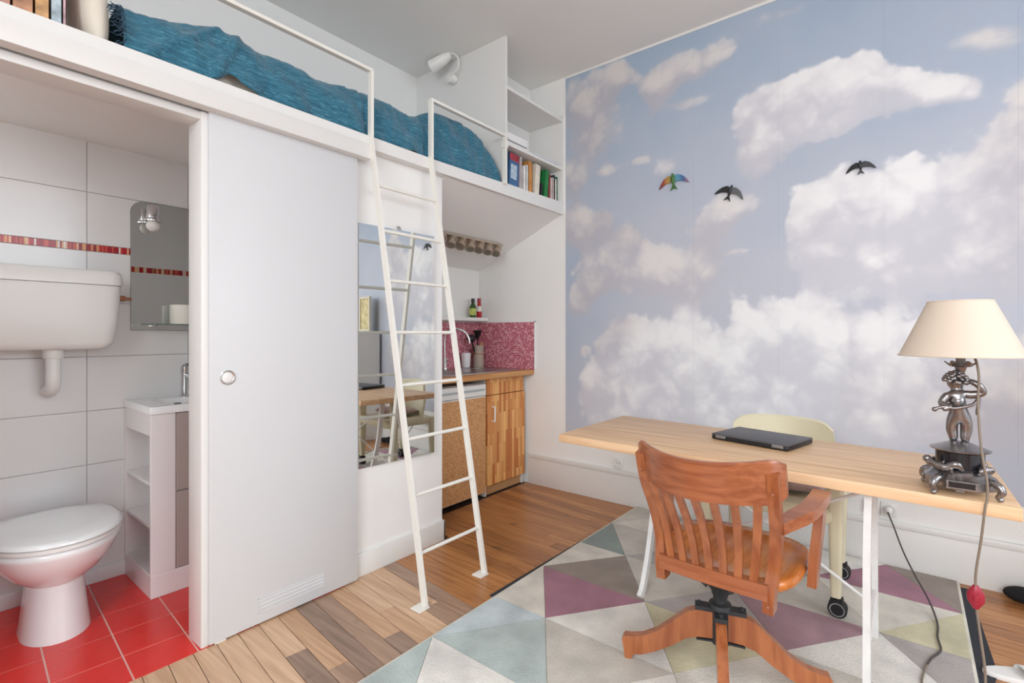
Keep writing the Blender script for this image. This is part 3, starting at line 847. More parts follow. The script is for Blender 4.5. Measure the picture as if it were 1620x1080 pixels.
# ------------------------------------------------------------------ bookcase
bc = thing('bookcase', 'white built-in bookcase at the far end of the loft', 'bookcase', (-2.5, 2.88, 2.163))
bm = BM(); bx(bm, XK + 0.001, XL - 0.002, 2.527, 2.547, 2.1635, ZC - 0.001); mk('side_panel', bm, MT['trim'], bc, smooth=None)
bm = BM(); bx(bm, -2.405, -2.39, 2.547, YF - 0.001, 2.1635, ZC - 0.001); mk('back_panel', bm, MT['wall'], bc, smooth=None)
bm = BM(); bx(bm, -2.39, XL - 0.002, YF - 0.016, YF - 0.001, 2.1635, 2.86); mk('side_panel', bm, MT['trim'], bc, smooth=None)
for z in (2.186, 2.462, 2.83):
    bm = BM(); bx(bm, -2.39, XL - 0.002, 2.547, YF - 0.017, z - 0.022, z, 0.001, 1); mk('shelf', bm, MT['trim'], bc, smooth=None)
bl = [  # y0, width, height, colour, tilt, label
 (2.556, 0.028, 0.21, (228, 222, 206), 0, 'cream book at the left end of the bookcase row'),
 (2.612, 0.105, 0.235, (70, 112, 158), -0.06, 'wide blue and red glossy album leaning in the bookcase'),
 (2.742, 0.008, 0.240, (236, 222, 222), -0.05, 'thin pinkish white booklet right of the blue album in the bookcase'),
 (2.775, 0.030, 0.185, (240, 238, 234), 0, 'short white book left of the orange one in the bookcase'),
 (2.808, 0.024, 0.20, (232, 230, 226), 0, 'white book touching the orange one in the bookcase'),
 (2.835, 0.045, 0.235, (206, 140, 72), 0, 'orange brown book in the bookcase row'),
 (2.902, 0.062, 0.235, (234, 226, 210), -0.09, 'thick cream book leaning in the bookcase'),
 (2.985, 0.020, 0.115, (48, 46, 50), -0.08, 'short black book left of the green one in the bookcase'),
 (3.026, 0.048, 0.225, (36, 130, 68), -0.10, 'bright green book leaning in the bookcase'),
 (3.092, 0.010, 0.205, (184, 84, 90), -0.06, 'thin red book right of the green one in the bookcase'),
 (3.112, 0.022, 0.185, (230, 212, 206), 0, 'pale pink book in the bookcase row'),
 (3.136, 0.022, 0.19, (222, 204, 198), 0, 'dusty pink book in the bookcase row'),
 (3.160, 0.012, 0.215, (64, 68, 78), 0, 'slim dark folder near the right end of the bookcase'),
 (3.174, 0.022, 0.19, (238, 232, 222), 0, 'ivory book near the right end of the bookcase'),
 (3.198, 0.011, 0.21, (40, 132, 108), 0, 'thin teal book at the right end of the bookcase')]
for y0, wd, hh, c, tl, lb in bl:
    t = book('shelf_book', lb, y0, y0 + wd, -2.30, -2.115, 2.1865, hh, c, tl, group='books on the bottom bookcase shelf')
    if 'wide blue' in lb:
        bm = BM(); bx(bm, 0.0925, 0.0932, -0.050, 0.050, 0.185, 0.233); mk('spine_print', bm, mat('red_print', (170, 58, 70), 0.5, var=0.4, vscale=40), t, smooth=None, local=True)
        bm = BM(); bx(bm, 0.0925, 0.0932, -0.035, 0.03, 0.06, 0.16); mk('spine_print', bm, mat('pale_print', (186, 206, 220), 0.5, var=0.3, vscale=50), t, smooth=None, local=True)
def flat_stack(name, label, cat, x0, x1, y0, y1, z, layers):
    t = thing(name, label, cat, ((x0 + x1) / 2, (y0 + y1) / 2, z)); zz = 0
    for i, (th, c) in enumerate(layers):
        dx, dy = random.uniform(-0.006, 0.006), random.uniform(-0.01, 0.01)
        bm = BM(); bx(bm, -(x1 - x0) / 2 + dx, (x1 - x0) / 2 + dx, -(y1 - y0) / 2 + dy, (y1 - y0) / 2 + dy, zz, zz + th, 0.0008, 1)
        mk('sheet_block', bm, mat(name + '_%d' % i, c, 0.5), t, smooth=None, local=True); zz += th
for (y0, y1, zz, th, c, lb) in ((2.57, 2.80, 2.462, 0.010, (60, 60, 66), 'dark folder under the white paper pile on the bookcase'),
                                (2.57, 2.79, 2.472, 0.014, (236, 234, 232), 'white folder in the left paper pile on the bookcase'),
                                (2.56, 2.79, 2.486, 0.007, (96, 96, 106), 'grey magazine in the left paper pile on the bookcase'),
                                (2.565, 2.80, 2.493, 0.05, (240, 239, 237), 'thick white paper block on the left bookcase pile'),
                                (2.88, 3.19, 2.462, 0.010, (232, 230, 230), 'white magazine at the bottom of the right bookcase pile'),
                                (2.87, 3.18, 2.472, 0.006, (58, 62, 78), 'navy magazine in the right bookcase pile'),
                                (2.885, 3.19, 2.478, 0.010, (226, 226, 230), 'pale grey magazine on top of the right bookcase pile')):
    t = thing('flat_magazine', lb, 'magazine', (-2.21, (y0 + y1) / 2, zz), 0, 'papers lying on the middle shelf')
    bm = BM(); bx(bm, -2.30, -2.095, y0, y1, zz, zz + th, 0.001, 1); mk('pages', bm, mat('mag_paper', c, 0.5), t, smooth=None)

# reading spot lamp on the bookcase side
sp = thing('reading_spot', 'white spot lamp clipped to the bookcase side above the bed', 'lamp', (-2.52, 2.52, 2.99))
bm = BM(); lathe(bm, [(0.0, 0.0), (0.032, 0.0), (0.034, 0.006), (0.03, 0.05), (0.02, 0.055), (0.0, 0.055)], (-2.535, 2.4715, 3.0), 20, 'y'); mk('wall_base', bm, MT['plastic'], sp)
bm = BM(); tube(bm, spline([(-2.525, 2.47, 3.01), (-2.455, 2.47, 3.035), (-2.44, 2.46, 3.095), (-2.475, 2.45, 3.135), (-2.515, 2.44, 3.14)], 6), 0.0055, 8); mk('arm', bm, MT['plastic'], sp)
bm = BM()
d0 = Vector((-0.82, -0.22, -0.30)).normalized(); p0 = Vector((-2.50, 2.445, 3.135))
pts = [p0 + d0 * s for s in (0, 0.012, 0.035, 0.045, 0.16, 0.165)]
tube(bm, pts, [0.016, 0.026, 0.03, 0.036, 0.047, 0.044], 20); mk('shade', bm, MT['plastic'], sp)

# ------------------------------------------------------------------ wall mirror beside the ladder
wm = thing('wall_mirror', 'tall frameless mirror on the white wall behind the ladder', 'mirror', (XP, 1.69, 0.53), math.radians(-3.2))
L_ = 0.475
bm = BM(); bx(bm, 0.014, 0.018, -L_ / 2, L_ / 2, 0.0, 1.215); mk('mirror_glass', bm, MT['mirror'], wm, smooth=None, local=True)
bm = BM(); bx(bm, 0.006, 0.0139, -L_ / 2 - 0.001, L_ / 2 + 0.001, -0.001, 1.216); mk('backing', bm, MT['mirrorback'], wm, smooth=None, local=True)
bm = BM(); tube(bm, [(0.0139, 0.0, 1.216), (0.006, 0.0, 1.235), (0.004, 0.015, 1.235), (0.0139, 0.015, 1.216)], 0.003, 6); mk('hook', bm, MT['steel'], wm, local=True)

# ------------------------------------------------------------------ bathroom: toilet, cistern, vanity, mirror
tl = thing('toilet', 'white ceramic toilet with closed lid on red tiles', 'toilet', (-2.65, 0.43, 0))
def egg(cx, cy, xf, xb, hw, z, n=40, sq=2.3):
    # rounded outline: front tip at xf (towards +x), flat-ish back at xb
    pts = []
    for k in range(n):
        a = 2 * PI * k / n
        c, s = math.cos(a), math.sin(a)
        if c >= 0: x = cx + (xf - cx) * abs(c) ** (2 / 2.0)
        else: x = cx + (xb - cx) * abs(c) ** (2 / 3.4)
        y = cy + hw * (1 if s >= 0 else -1) * abs(s) ** (2 / (2.0 if c >= 0 else 2.6))
        pts.append(Vector((x, y, z)))
    return pts
cyT = 0.43
bm = BM()
skin_rings(bm, [egg(-2.72, cyT, -2.575, -2.90, 0.108, 0.0), egg(-2.72, cyT, -2.578, -2.895, 0.105, 0.02), egg(-2.72, cyT, -2.592, -2.88, 0.097, 0.10), egg(-2.72, cyT, -2.602, -2.88, 0.09, 0.18), egg(-2.73, cyT, -2.602, -2.89, 0.09, 0.216)])
mk('pedestal', bm, MT['ceramic'], tl, smooth=60)
bm = BM()
skin_rings(bm, [egg(-2.74, cyT, -2.64, -2.88, 0.07, 0.19), egg(-2.74, cyT, -2.60, -2.93, 0.10, 0.215), egg(-2.74, cyT, -2.545, -2.965, 0.145, 0.255), egg(-2.74, cyT, -2.50, -2.985, 0.185, 0.31), egg(-2.74, cyT, -2.475, -2.99, 0.205, 0.355), egg(-2.74, cyT, -2.47, -2.99, 0.21, 0.372), egg(-2.74, cyT, -2.48, -2.985, 0.20, 0.383)])
mk('bowl', bm, MT['ceramic'], tl, smooth=60)
bm = BM(); skin_rings(bm, [egg(-2.74, cyT, -2.48, -2.985, 0.20, 0.384), egg(-2.74, cyT, -2.466, -2.985, 0.214, 0.388), egg(-2.74, cyT, -2.466, -2.985, 0.214, 0.40), egg(-2.74, cyT, -2.474, -2.98, 0.208, 0.403)]); mk('seat', bm, MT['plastic'], tl, smooth=60)
bm = BM(); skin_rings(bm, [egg(-2.74, cyT, -2.47, -2.985, 0.21, 0.4045), egg(-2.74, cyT, -2.462, -2.99, 0.218, 0.408), egg(-2.74, cyT, -2.464, -2.99, 0.216, 0.417), egg(-2.74, cyT, -2.485, -2.98, 0.2, 0.4235), egg(-2.74, cyT, -2.58, -2.93, 0.13, 0.4265), egg(-2.74, cyT, -2.7, -2.8, 0.03, 0.428)]); mk('lid', bm, MT['ceramic'], tl, smooth=60)
bm = BM(); bx(bm, -3.074, -2.86, cyT - 0.08, cyT + 0.08, 0.16, 0.30, 0.03, 3); mk('outlet', bm, MT['ceramic'], tl)

ct = thing('cistern', 'white plastic wall-hung cistern above the toilet', 'cistern', (-2.98, 0.42, 0.92))
def cis(z, y0, y1, x1, r=0.05):
    pts = []
    for (cx, cy, a0) in ((x1 - r, y1 - r, 0), (-3.0735 + 0.004, y1 - 0.004, 90), (-3.0735 + 0.004, y0 + 0.004, 180), (x1 - r, y0 + r, 270)):
        rr = r if a0 in (0, 270) else 0.004
        for k in range(6):
            a = math.radians(a0 + 90 * k / 5); pts.append(Vector((cx + rr * math.cos(a), cy + rr * math.sin(a), z)))
    return pts
bm = BM(); skin_rings(bm, [cis(1.128, 0.20, 0.62, -2.90), cis(1.135, 0.18, 0.645, -2.885), cis(1.16, 0.165, 0.665, -2.875), cis(1.25, 0.155, 0.68, -2.87), cis(1.418, 0.15, 0.69, -2.868)]); mk('tank', bm, MT['plastic'], ct, smooth=50)
bm = BM(); skin_rings(bm, [cis(1.42, 0.145, 0.695, -2.862), cis(1.465, 0.145, 0.695, -2.862), cis(1.482, 0.152, 0.688, -2.87), cis(1.486, 0.165, 0.675, -2.885)]); mk('lid', bm, MT['plastic'], ct, smooth=50)
bm = BM(); lathe(bm, [(0.034, 1.09), (0.036, 1.095), (0.036, 1.128), (0.03, 1.13)], (-2.95, 0.458, 0), 24); mk('collar', bm, MT['plastic'], ct)
bm = BM(); tube(bm, spline([(-2.95, 0.458, 1.092), (-2.95, 0.458, 1.03), (-2.952, 0.458, 0.985), (-2.972, 0.458, 0.955), (-3.01, 0.458, 0.942), (-3.0735, 0.458, 0.94)], 5), 0.0265, 18); mk('flush_pipe', bm, MT['plastic'], ct, smooth=60)
bm = BM(); tube(bm, [(-3.05, 0.68, 1.375), (-3.05, 0.765, 1.37)], 0.008, 10); lathe(bm, [(0.014, 0), (0.014, 0.03)], (-3.05, 0.71, 1.372), 12, 'y'); mk('water_valve', bm, MT['copper'], ct)

va = thing('vanity_cabinet', 'white bathroom vanity with open side shelves and taupe doors', 'vanity', (-2.87, 0.97, 0))
y0, y1, xf, xb = 0.742, 1.32, -2.672, -3.072
bm = BM(); bx(bm, xb + 0.016, xf - 0.018, y0, y0 + 0.016, 0.735, 0.832); bx(bm, xb, xf, y0, y1, 0.0, 0.105, 0.002, 1)
bx(bm, xb, xb + 0.016, y0, y1, 0.105, 0.832); bx(bm, xf - 0.018, xf, y0, y0 + 0.098, 0.105, 0.832, 0.002, 1); bx(bm, xb + 0.016, xf - 0.018, y0 + 0.15, y0 + 0.165, 0.105, 0.832); bx(bm, xb, xf - 0.004, y1 - 0.016, y1, 0.105, 0.832); bx(bm, xb + 0.016, xf - 0.018, y0 + 0.165, y1 - 0.016, 0.8, 0.83)
mk('carcass', bm, MT['vanity'], va, smooth=None)
for z in (0.31, 0.505):
    bm = BM(); bx(bm, xb + 0.016, xf - 0.018, y0 + 0.004, y0 + 0.15, z, z + 0.016, 0.001, 1); mk('side_shelf', bm, MT['vanity'], va, smooth=None)
for z0, z1 in ((0.108, 0.462), (0.468, 0.828)):
    bm = BM(); bx(bm, xf - 0.018, xf, y0 + 0.101, y1 - 0.002, z0, z1, 0.002, 1); mk('door', bm, MT['taupe'], va, smooth=None)
# basin with a hollow
bm = BM()
X0, X1, Y0, Y1 = xb, xf + 0.006, y0 - 0.004, y1 + 0.004
ox0, ox1, oy0, oy1 = X0 + 0.09, X1 - 0.035, y0 + 0.09, y1 - 0.09
def ring(a0, a1, b0, b1, z, r, n=6):
    P = []
    for cx, cy, s in ((a1 - r, b1 - r, 0), (a0 + r, b1 - r, 90), (a0 + r, b0 + r, 180), (a1 - r, b0 + r, 270)):
        for k in range(n):
            a = math.radians(s + 90 * k / (n - 1)); P.append(Vector((cx + r * math.cos(a), cy + r * math.sin(a), z)))
    return P
skin_rings(bm, [ring(X0, X1, Y0, Y1, 0.833, 0.004), ring(X0, X1, Y0, Y1, 0.862, 0.006), ring(X0 + 0.003, X1 - 0.003, Y0 + 0.003, Y1 - 0.003, 0.866, 0.006), ring(ox0, ox1, oy0, oy1, 0.864, 0.04), ring(ox0 + 0.012, ox1 - 0.012, oy0 + 0.015, oy1 - 0.015, 0.845, 0.05), ring(ox0 + 0.06, ox1 - 0.06, oy0 + 0.09, oy1 - 0.09, 0.836, 0.05)])
ba = mk('basin', bm, MT['ceramic'], va, smooth=40)
bm = BM(); lathe(bm, [(0.0, 0.0), (0.016, 0.0), (0.017, 0.003), (0.0, 0.004)], (-2.885, 0.915, 0.846), 16); mk('overflow', bm, MT['black'], ba)
fc = thing('basin_tap', 'chrome lever tap on the bathroom basin', 'tap', (-3.02, 1.0, 0.866))
bm = BM(); lathe(bm, [(0.026, 0.8645), (0.026, 0.872), (0.021, 0.878), (0.02, 0.985), (0.022, 0.99), (0.022, 1.022), (0.016, 1.03), (0.0, 1.03)], (-3.02, 0.993, 0), 20); mk('body', bm, MT['chrome'], fc)
bm = BM(); tube(bm, [(-3.02, 0.993, 0.975), (-2.96, 1.0, 0.968), (-2.915, 1.005, 0.955), (-2.91, 1.006, 0.94)], [0.012, 0.012, 0.012, 0.01], 12); mk('spout', bm, MT['chrome'], fc)
bm = BM(); bar(bm, [(-3.03, 0.993, 1.032), (-2.95, 1.0, 1.05)], 0.008, 0.024); lathe(bm, [(0.006, 1.028), (0.006, 1.04)], (-3.02, 0.993, 0), 8); mk('lever', bm, MT['chrome'], fc)

mi = thing('bathroom_mirror', 'bathroom wall mirror with rounded top corner above the vanity', 'mirror', (-3.07, 1.03, 1.21))
poly = [(0.768, 1.216), (1.34, 1.216), (1.34, 1.872)] + [(0.768 + 0.06 - 0.06 * math.sin(math.radians(a)), 1.812 + 0.06 * math.cos(math.radians(a))) for a in range(0, 91, 10)]
bm = BM(); prism(bm, poly, lambda a, b: (-3.0735, a, b), lambda a, b: (-3.069, a, b)); mk('mirror_glass', bm, MT['mirror'], mi, smooth=None)
bm = BM(); prism(bm, [(a + (-0.0015 if a < 1 else 0.0015), b + (-0.0015 if b < 1.5 else 0.0015)) for a, b in poly], lambda a, b: (-3.0739, a, b), lambda a, b: (-3.0715, a, b)); mk('edge', bm, MT['mirrorback'], mi, smooth=None)
ml = thing('mirror_lamp', 'chrome mirror lamp with round opal bulb in the bathroom', 'lamp', (-3.03, 0.845, 1.72))
bm = BM(); lathe(bm, [(0.0, 1.852), (0.022, 1.85), (0.028, 1.84), (0.03, 1.785), (0.04, 1.775), (0.04, 1.77), (0.02, 1.768)], (-3.02, 0.848, 0), 20); mk('cup', bm, MT['chrome'], ml)
bm = BM(); bx(bm, -3.0688, -3.04, 0.838, 0.858, 1.80, 1.835, 0.003, 1); mk('bracket', bm, MT['chrome'], ml)
bm = BM(); ball(bm, (-3.02, 0.848, 1.748), 0.03, 18, 12); mk('bulb', bm, MT['bulb'], ml, smooth=180)
gs = thing('glass_shelf', 'narrow glass shelf across the bathroom mirror', 'shelf', (-3.02, 1.05, 1.24))
bm = BM(); bx(bm, -3.068, -2.965, 0.785, 1.33, 1.242, 1.248, 0.001, 1); mk('glass_plate', bm, MT['glass'], gs)
for y in (0.862, 1.27):
    bm = BM(); lathe(bm, [(0.0, 0.0), (0.012, 0.0), (0.014, 0.02), (0.012, 0.03), (0.0, 0.032)], (-3.0685, y, 1.24), 14, 'x'); mk('support', bm, MT['chrome'], gs)
def roll(x, y, z, label):
    t = thing('toilet_roll', label, 'toilet roll', (x, y, z), 0, 'toilet rolls on the glass shelf')
    bm = BM()
    skin_rings(bm, [[Vector((r * math.cos(2 * PI * k / 28), r * math.sin(2 * PI * k / 28), q)) for k in range(28)] for r, q in ((0.052, 0.0), (0.0535, 0.003), (0.0535, 0.097), (0.052, 0.1), (0.02, 0.1), (0.02, 0.0))], caps=False, closed=True)
    mk('paper', bm, MT['paper'], t, local=True)
    bm = BM(); skin_rings(bm, [[Vector((r * math.cos(2 * PI * k / 20), r * math.sin(2 * PI * k / 20), q)) for k in range(20)] for r, q in ((0.0198, 0.0), (0.0198, 0.1), (0.0185, 0.1), (0.0185, 0.0))], caps=False, closed=True)
    mk('core', bm, mat('card_core', (170, 140, 104), 0.9), t, local=True)
roll(-3.012, 0.975, 1.2485, 'white toilet roll on the glass shelf nearest the lamp side')
roll(-3.012, 1.09, 1.2485, 'white toilet roll on the glass shelf next to the door jamb')

# ------------------------------------------------------------------ kitchenette
sps = thing('splashback', 'pink mosaic splashback above the kitchen worktop', 'splashback', (-2.6, 3.2, 0.91))
bm = BM(); bx(bm, XK + 0.0005, XK + 0.008, 2.03, YF - 0.009, 0.912, 1.29); mk('back_panel', bm, MT['mosaic'], sps, smooth=None)
bm = BM(); bx(bm, XK + 0.0005, -2.345, YF - 0.0085, YF - 0.0005, 0.912, 1.29); mk('side_panel', bm, MT['mosaic'], sps, smooth=None)
bm = BM(); bx(bm, XK + 0.009, -2.337, YF - 0.011, YF - 0.0005, 1.29, 1.297); bx(bm, -2.345, -2.337, YF - 0.011, YF - 0.0005, 0.912, 1.297); mk('edge_trim', bm, MT['trim'], sps, smooth=None)

wt = thing('worktop', 'wood-edged kitchen worktop over the fridge and cabinet', 'worktop', (-2.65, 2.63, 0.87))
bm = BM()
hx0, hx1, hy0, hy1 = -2.82, -2.45, 2.72, 3.08
bx(bm, hx1, -2.35, 2.032, YF - 0.002, 0.872, 0.911, 0.003, 2); bx(bm, XK + 0.001, hx0, 2.032, YF - 0.002, 0.872, 0.911); bx(bm, hx0, hx1, 2.032, hy0, 0.872, 0.911); bx(bm, hx0, hx1, hy1, YF - 0.002, 0.872, 0.911)
mk('board', bm, MT['counter'], wt)
sk = thing('kitchen_sink', 'stainless steel sink set in the kitchen worktop', 'sink', (-2.64, 2.8, 0.8))
bm = BM()
skin_rings(bm, [ring(-2.90, -2.405, 2.34, 3.14, 0.9115, 0.03), ring(-2.895, -2.41, 2.345, 3.135, 0.917, 0.03), ring(hx0 + 0.01, hx1 - 0.01, hy0 + 0.01, hy1 - 0.01, 0.914, 0.06), ring(hx0 + 0.02, hx1 - 0.02, hy0 + 0.02, hy1 - 0.02, 0.87, 0.06), ring(hx0 + 0.05, hx1 - 0.05, hy0 + 0.05, hy1 - 0.05, 0.80, 0.05)])
mk('bowl', bm, MT['steel'], sk, smooth=40)
for k in range(7):
    bm = BM(); bx(bm, -2.80 + 0.045 * k, -2.785 + 0.045 * k, 2.40, 2.66, 0.9165, 0.9185, 0.001, 1); mk('drainer_ridge', bm, MT['steel'], sk)
kt = thing('kitchen_tap', 'chrome kitchen tap with tall arched spout', 'tap', (-2.86, 2.75, 0.915))
bm = BM(); lathe(bm, [(0.026, 0.9165), (0.026, 0.925), (0.02, 0.935), (0.018, 1.0), (0.012, 1.01)], (-2.86, 2.735, 0), 16); mk('body', bm, MT['chrome'], kt)
bm = BM(); tube(bm, spline([(-2.86, 2.735, 1.0), (-2.86, 2.735, 1.15), (-2.84, 2.75, 1.215), (-2.79, 2.785, 1.235), (-2.735, 2.83, 1.21), (-2.71, 2.85, 1.16), (-2.705, 2.855, 1.12)], 6), 0.0105, 12); mk('spout', bm, MT['chrome'], kt, smooth=60)
bm = BM(); tube(bm, [(-2.84, 2.735, 0.975), (-2.79, 2.70, 1.0)], [0.009, 0.005], 10); mk('lever', bm, MT['chrome'], kt)

cup = recentre(mk('white_cup', lathe(BM(), [(0.0, 0.911), (0.034, 0.911), (0.036, 0.914), (0.042, 1.03), (0.0395, 1.03), (0.034, 0.918), (0.0, 0.917)], (-2.885, 3.0, 0.0065), 24), MT['ceramic'], None)); tag(cup, 'plain white cup beside the kitchen utensil jar', 'cup')
jar = thing('utensil_jar', 'tall taupe stoneware utensil jar in the kitchen corner', 'jar', (-2.86, 3.125, 0.912))
bm = BM(); lathe(bm, [(0.0, 0.9125), (0.044, 0.9125), (0.047, 0.916), (0.047, 1.098), (0.043, 1.098), (0.042, 0.93), (0.0, 0.928)], (-2.86, 3.128, 0.0), 26); mk('body', bm, MT['taupejar'], jar)
bm = BM(); lathe(bm, [(0.0475, 1.022), (0.0478, 1.024), (0.0478, 1.029), (0.0475, 1.031)], (-2.86, 3.128, 0), 26, caps=False); mk('band', bm, MT['copper'], jar)
def utensil(name, label, cat, base, top, head):
    t = thing(name, label, cat, base, 0, 'utensils in the taupe jar')
    b, q = Vector(base), Vector(top); d = (q - b).normalized()
    if head == 'brush':
        bm = BM(); tube(bm, [b, q], 0.006, 8); mk('handle', bm, MT['blk'], t)
        bm = BM()
        for k in range(22):
            a = 2 * PI * k / 22; rr = 0.036 * (0.4 + 0.6 * ((k * 7) % 5) / 4)
            tube(bm, [q, q + d * 0.04 + Vector((rr * 0.5 * math.cos(a), rr * 0.5 * math.sin(a), 0)), q + d * 0.085 + Vector((rr * math.cos(a), rr * math.sin(a), 0))], 0.0045, 5)
        mk('bristles', bm, MT['blk'], t)
    elif head == 'ladle':
        bm = BM(); tube(bm, [b, q], 0.006, 8); mk('handle', bm, MT['blk'], t)
        bm = BM(); ball(bm, q + d * 0.035, 0.045, 14, 10, (0.8, 1.0, 0.75)); mk('head', bm, MT['blk'], t, smooth=180)
    else:
        bm = BM(); bar(bm, [b, b.lerp(q, 0.8), q], [0.006] * 3, [0.012, 0.016, 0.02]); mk('handle', bm, mat('pale_wood', (206, 156, 108), 0.6), t)
utensil('scrub_brush', 'black fan-shaped brush standing in the utensil jar', 'brush', (-2.858, 3.118, 0.935), (-2.846, 3.10, 1.14), 'brush')
utensil('black_ladle', 'black ladle leaning out of the utensil jar', 'ladle', (-2.87, 3.13, 0.935), (-2.855, 3.045, 1.125), 'ladle')
utensil('wooden_spoon', 'pale wooden spoon handle at the right of the utensil jar', 'spoon', (-2.86, 3.13, 0.935), (-2.832, 3.153, 1.135), 'spoon')
utensil('wooden_spatula', 'pale wooden spatula handle at the front of the utensil jar', 'spatula', (-2.855, 3.12, 0.935), (-2.828, 3.125, 1.12), 'spoon')

ks = recentre(mk('spice_shelf', bx(BM(), XK + 0.0005, -2.83, 2.60, YF - 0.012, 1.302, 1.332, 0.002, 1), MT['trim'], None)); tag(ks, 'small white shelf above the pink splashback', 'shelf')
bt = thing('oil_bottle', 'green glass oil bottle on the small kitchen shelf', 'bottle', (-2.88, 3.085, 1.3325))
bm = BM(); lathe(bm, [(0.0, 1.3325), (0.026, 1.3325), (0.028, 1.337), (0.028, 1.42), (0.013, 1.45), (0.012, 1.472)], (-2.88, 3.08, 0), 18); mk('body', bm, MT['greenglass'], bt)
bm = BM(); lathe(bm, [(0.0145, 1.46), (0.0145, 1.492), (0.0, 1.492)], (-2.88, 3.08, 0), 14); mk('cap', bm, MT['blk'], bt)
bm = BM(); lathe(bm, [(0.0283, 1.352), (0.0285, 1.353), (0.0285, 1.408), (0.0283, 1.409)], (-2.88, 3.08, 0), 18, caps=False); mk('label', bm, mat('yellow_green_label', (186, 196, 96), 0.5, var=0.3, vscale=40), bt)
bt = thing('sauce_bottle', 'small red sauce bottle beside the green oil bottle', 'bottle', (-2.88, 3.16, 1.3325))
bm = BM(); lathe(bm, [(0.0, 1.3325), (0.02, 1.3325), (0.022, 1.337), (0.022, 1.415), (0.016, 1.44), (0.013, 1.47)], (-2.875, 3.152, 0), 16); mk('body', bm, mat('clear_red_bottle', (190, 30, 38), 0.2), bt)
bm = BM(); lathe(bm, [(0.016, 1.465), (0.016, 1.497), (0.0, 1.497)], (-2.875, 3.152, 0), 14); mk('cap', bm, MT['red'], bt)
bm = BM(); lathe(bm, [(0.0223, 1.385), (0.0225, 1.386), (0.0225, 1.425), (0.0205, 1.43)], (-2.875, 3.152, 0), 16, caps=False); mk('label', bm, mat('white_label', (236, 230, 224), 0.5), bt)

fg = thing('mini_fridge', 'small fridge with cork-covered door under the worktop', 'fridge', (-2.68, 2.43, 0))
bm = BM(); bx(bm, -2.93, -2.452, 2.155, 2.722, 0.03, 0.835, 0.004, 1); mk('body', bm, MT['plastic'], fg)
bm = BM(); bx(bm, -2.45, -2.418, 2.155, 2.722, 0.04, 0.745, 0.002, 1); d_ = mk('door', bm, MT['plastic'], fg)
bm = BM(); bx(bm, -2.4178, -2.413, 2.16, 2.716, 0.045, 0.738); mk('cork_panel', bm, MT['cork'], d_, smooth=None)
bm = BM(); bx(bm, -2.45, -2.414, 2.155, 2.722, 0.75, 0.832, 0.004, 2); mk('top_trim', bm, MT['plastic'], fg)
bm = BM(); bx(bm, -2.414, -2.408, 2.18, 2.70, 0.785, 0.80, 0.001, 1); mk('handle_groove', bm, mat('fridge_grey', (176, 186, 184), 0.4), fg)
bm = BM()
for y in (2.19, 2.69): lathe(bm, [(0.014, 0.0), (0.014, 0.03)], (-2.47, y, 0), 12); lathe(bm, [(0.014, 0.0), (0.014, 0.03)], (-2.88, y, 0), 12)
mk('feet', bm, MT['black'], fg)

kc = thing('kitchen_cabinet', 'butcher-block kitchen cabinet with white handle beside the fridge', 'cabinet', (-2.68, 2.98, 0))
bm = BM(); bx(bm, -2.94, -2.442, 2.738, 2.754, 0.0, 0.87); bx(bm, -2.94, -2.442, 3.185, 3.20, 0.0, 0.87); bx(bm, -2.94, -2.442, 2.754, 3.185, 0.075, 0.09); bx(bm, -2.94, -2.925, 2.754, 3.185, 0.09, 0.87)
mk('body', bm, MT['trim'], kc, smooth=None)
bm = BM(); bx(bm, -2.475, -2.46, 2.754, 3.185, 0.0, 0.075); mk('kick_board', bm, mat('beech_kick', (196, 150, 104), 0.5, var=0.08, vscale=10), kc, smooth=None)
bm = BM(); bx(bm, -2.44, -2.42, 2.742, 3.18, 0.745, 0.865, 0.0015, 1); mk('drawer_front', bm, MT['stave'], kc, smooth=None)
bm = BM(); bx(bm, -2.44, -2.42, 2.742, 3.195, 0.08, 0.74, 0.0015, 1); d_ = mk('door', bm, MT['stave'], kc, smooth=None)
bm = BM(); tube(bm, spline([(-2.42, 2.80, 0.655), (-2.40, 2.80, 0.655), (-2.396, 2.80, 0.645), (-2.396, 2.80, 0.56), (-2.40, 2.80, 0.55), (-2.42, 2.80, 0.55)], 3), 0.006, 8); mk('handle', bm, MT['plastic'], d_)

# ceiling spots under the kitchen soffit
SL = 0.427
def sofz(x): return 2.11 + (x + 2.09) * (2.11 - 1.742) / (-2.09 - XK) * -1 * -1
def soffit(x): return 2.11 + (x - (XL - 0.02)) * (2.11 - 1.742) / ((XL - 0.02) - XK)
sb = thing('spotlight_bar', 'row of satin metal spotlights under the kitchen soffit', 'spotlights', (-2.56, 2.75, 1.9))
zb = soffit(-2.56)
bm = BM(); bar(bm, [(-2.56, 2.36, zb - 0.008), (-2.56, 3.06, zb - 0.008)], 0.014, 0.05); mk('rail', bm, MT['spot'], sb)
for k, y in enumerate((2.41, 2.51, 2.61, 2.71, 2.81, 2.91, 3.01)):
    bm = BM(); d = Vector((0.16, -0.50 + 0.25 * (k % 2), -0.62)).normalized(); q = Vector((-2.56, y, zb - 0.05))
    tube(bm, [(-2.56, y, zb - 0.012), (-2.56, y, zb - 0.05)], 0.008, 8)
    hd = mk('spot_stem', bm, MT['chrome'], sb)
    bm = BM(); tube(bm, [q - d * 0.045, q - d * 0.04, q - d * 0.012, q - d * 0.010, q + d * 0.014, q + d * 0.016, q + d * 0.040, q + d * 0.042], [0.022, 0.032, 0.034, 0.029, 0.029, 0.038, 0.040, 0.033], 18); sh = mk('spot_head', bm, MT['spot'], sb)
    bm = BM(); tube(bm, [q + d * 0.04, q + d * 0.044], 0.028, 16); mk('lens', bm, MT['glass'], sh)

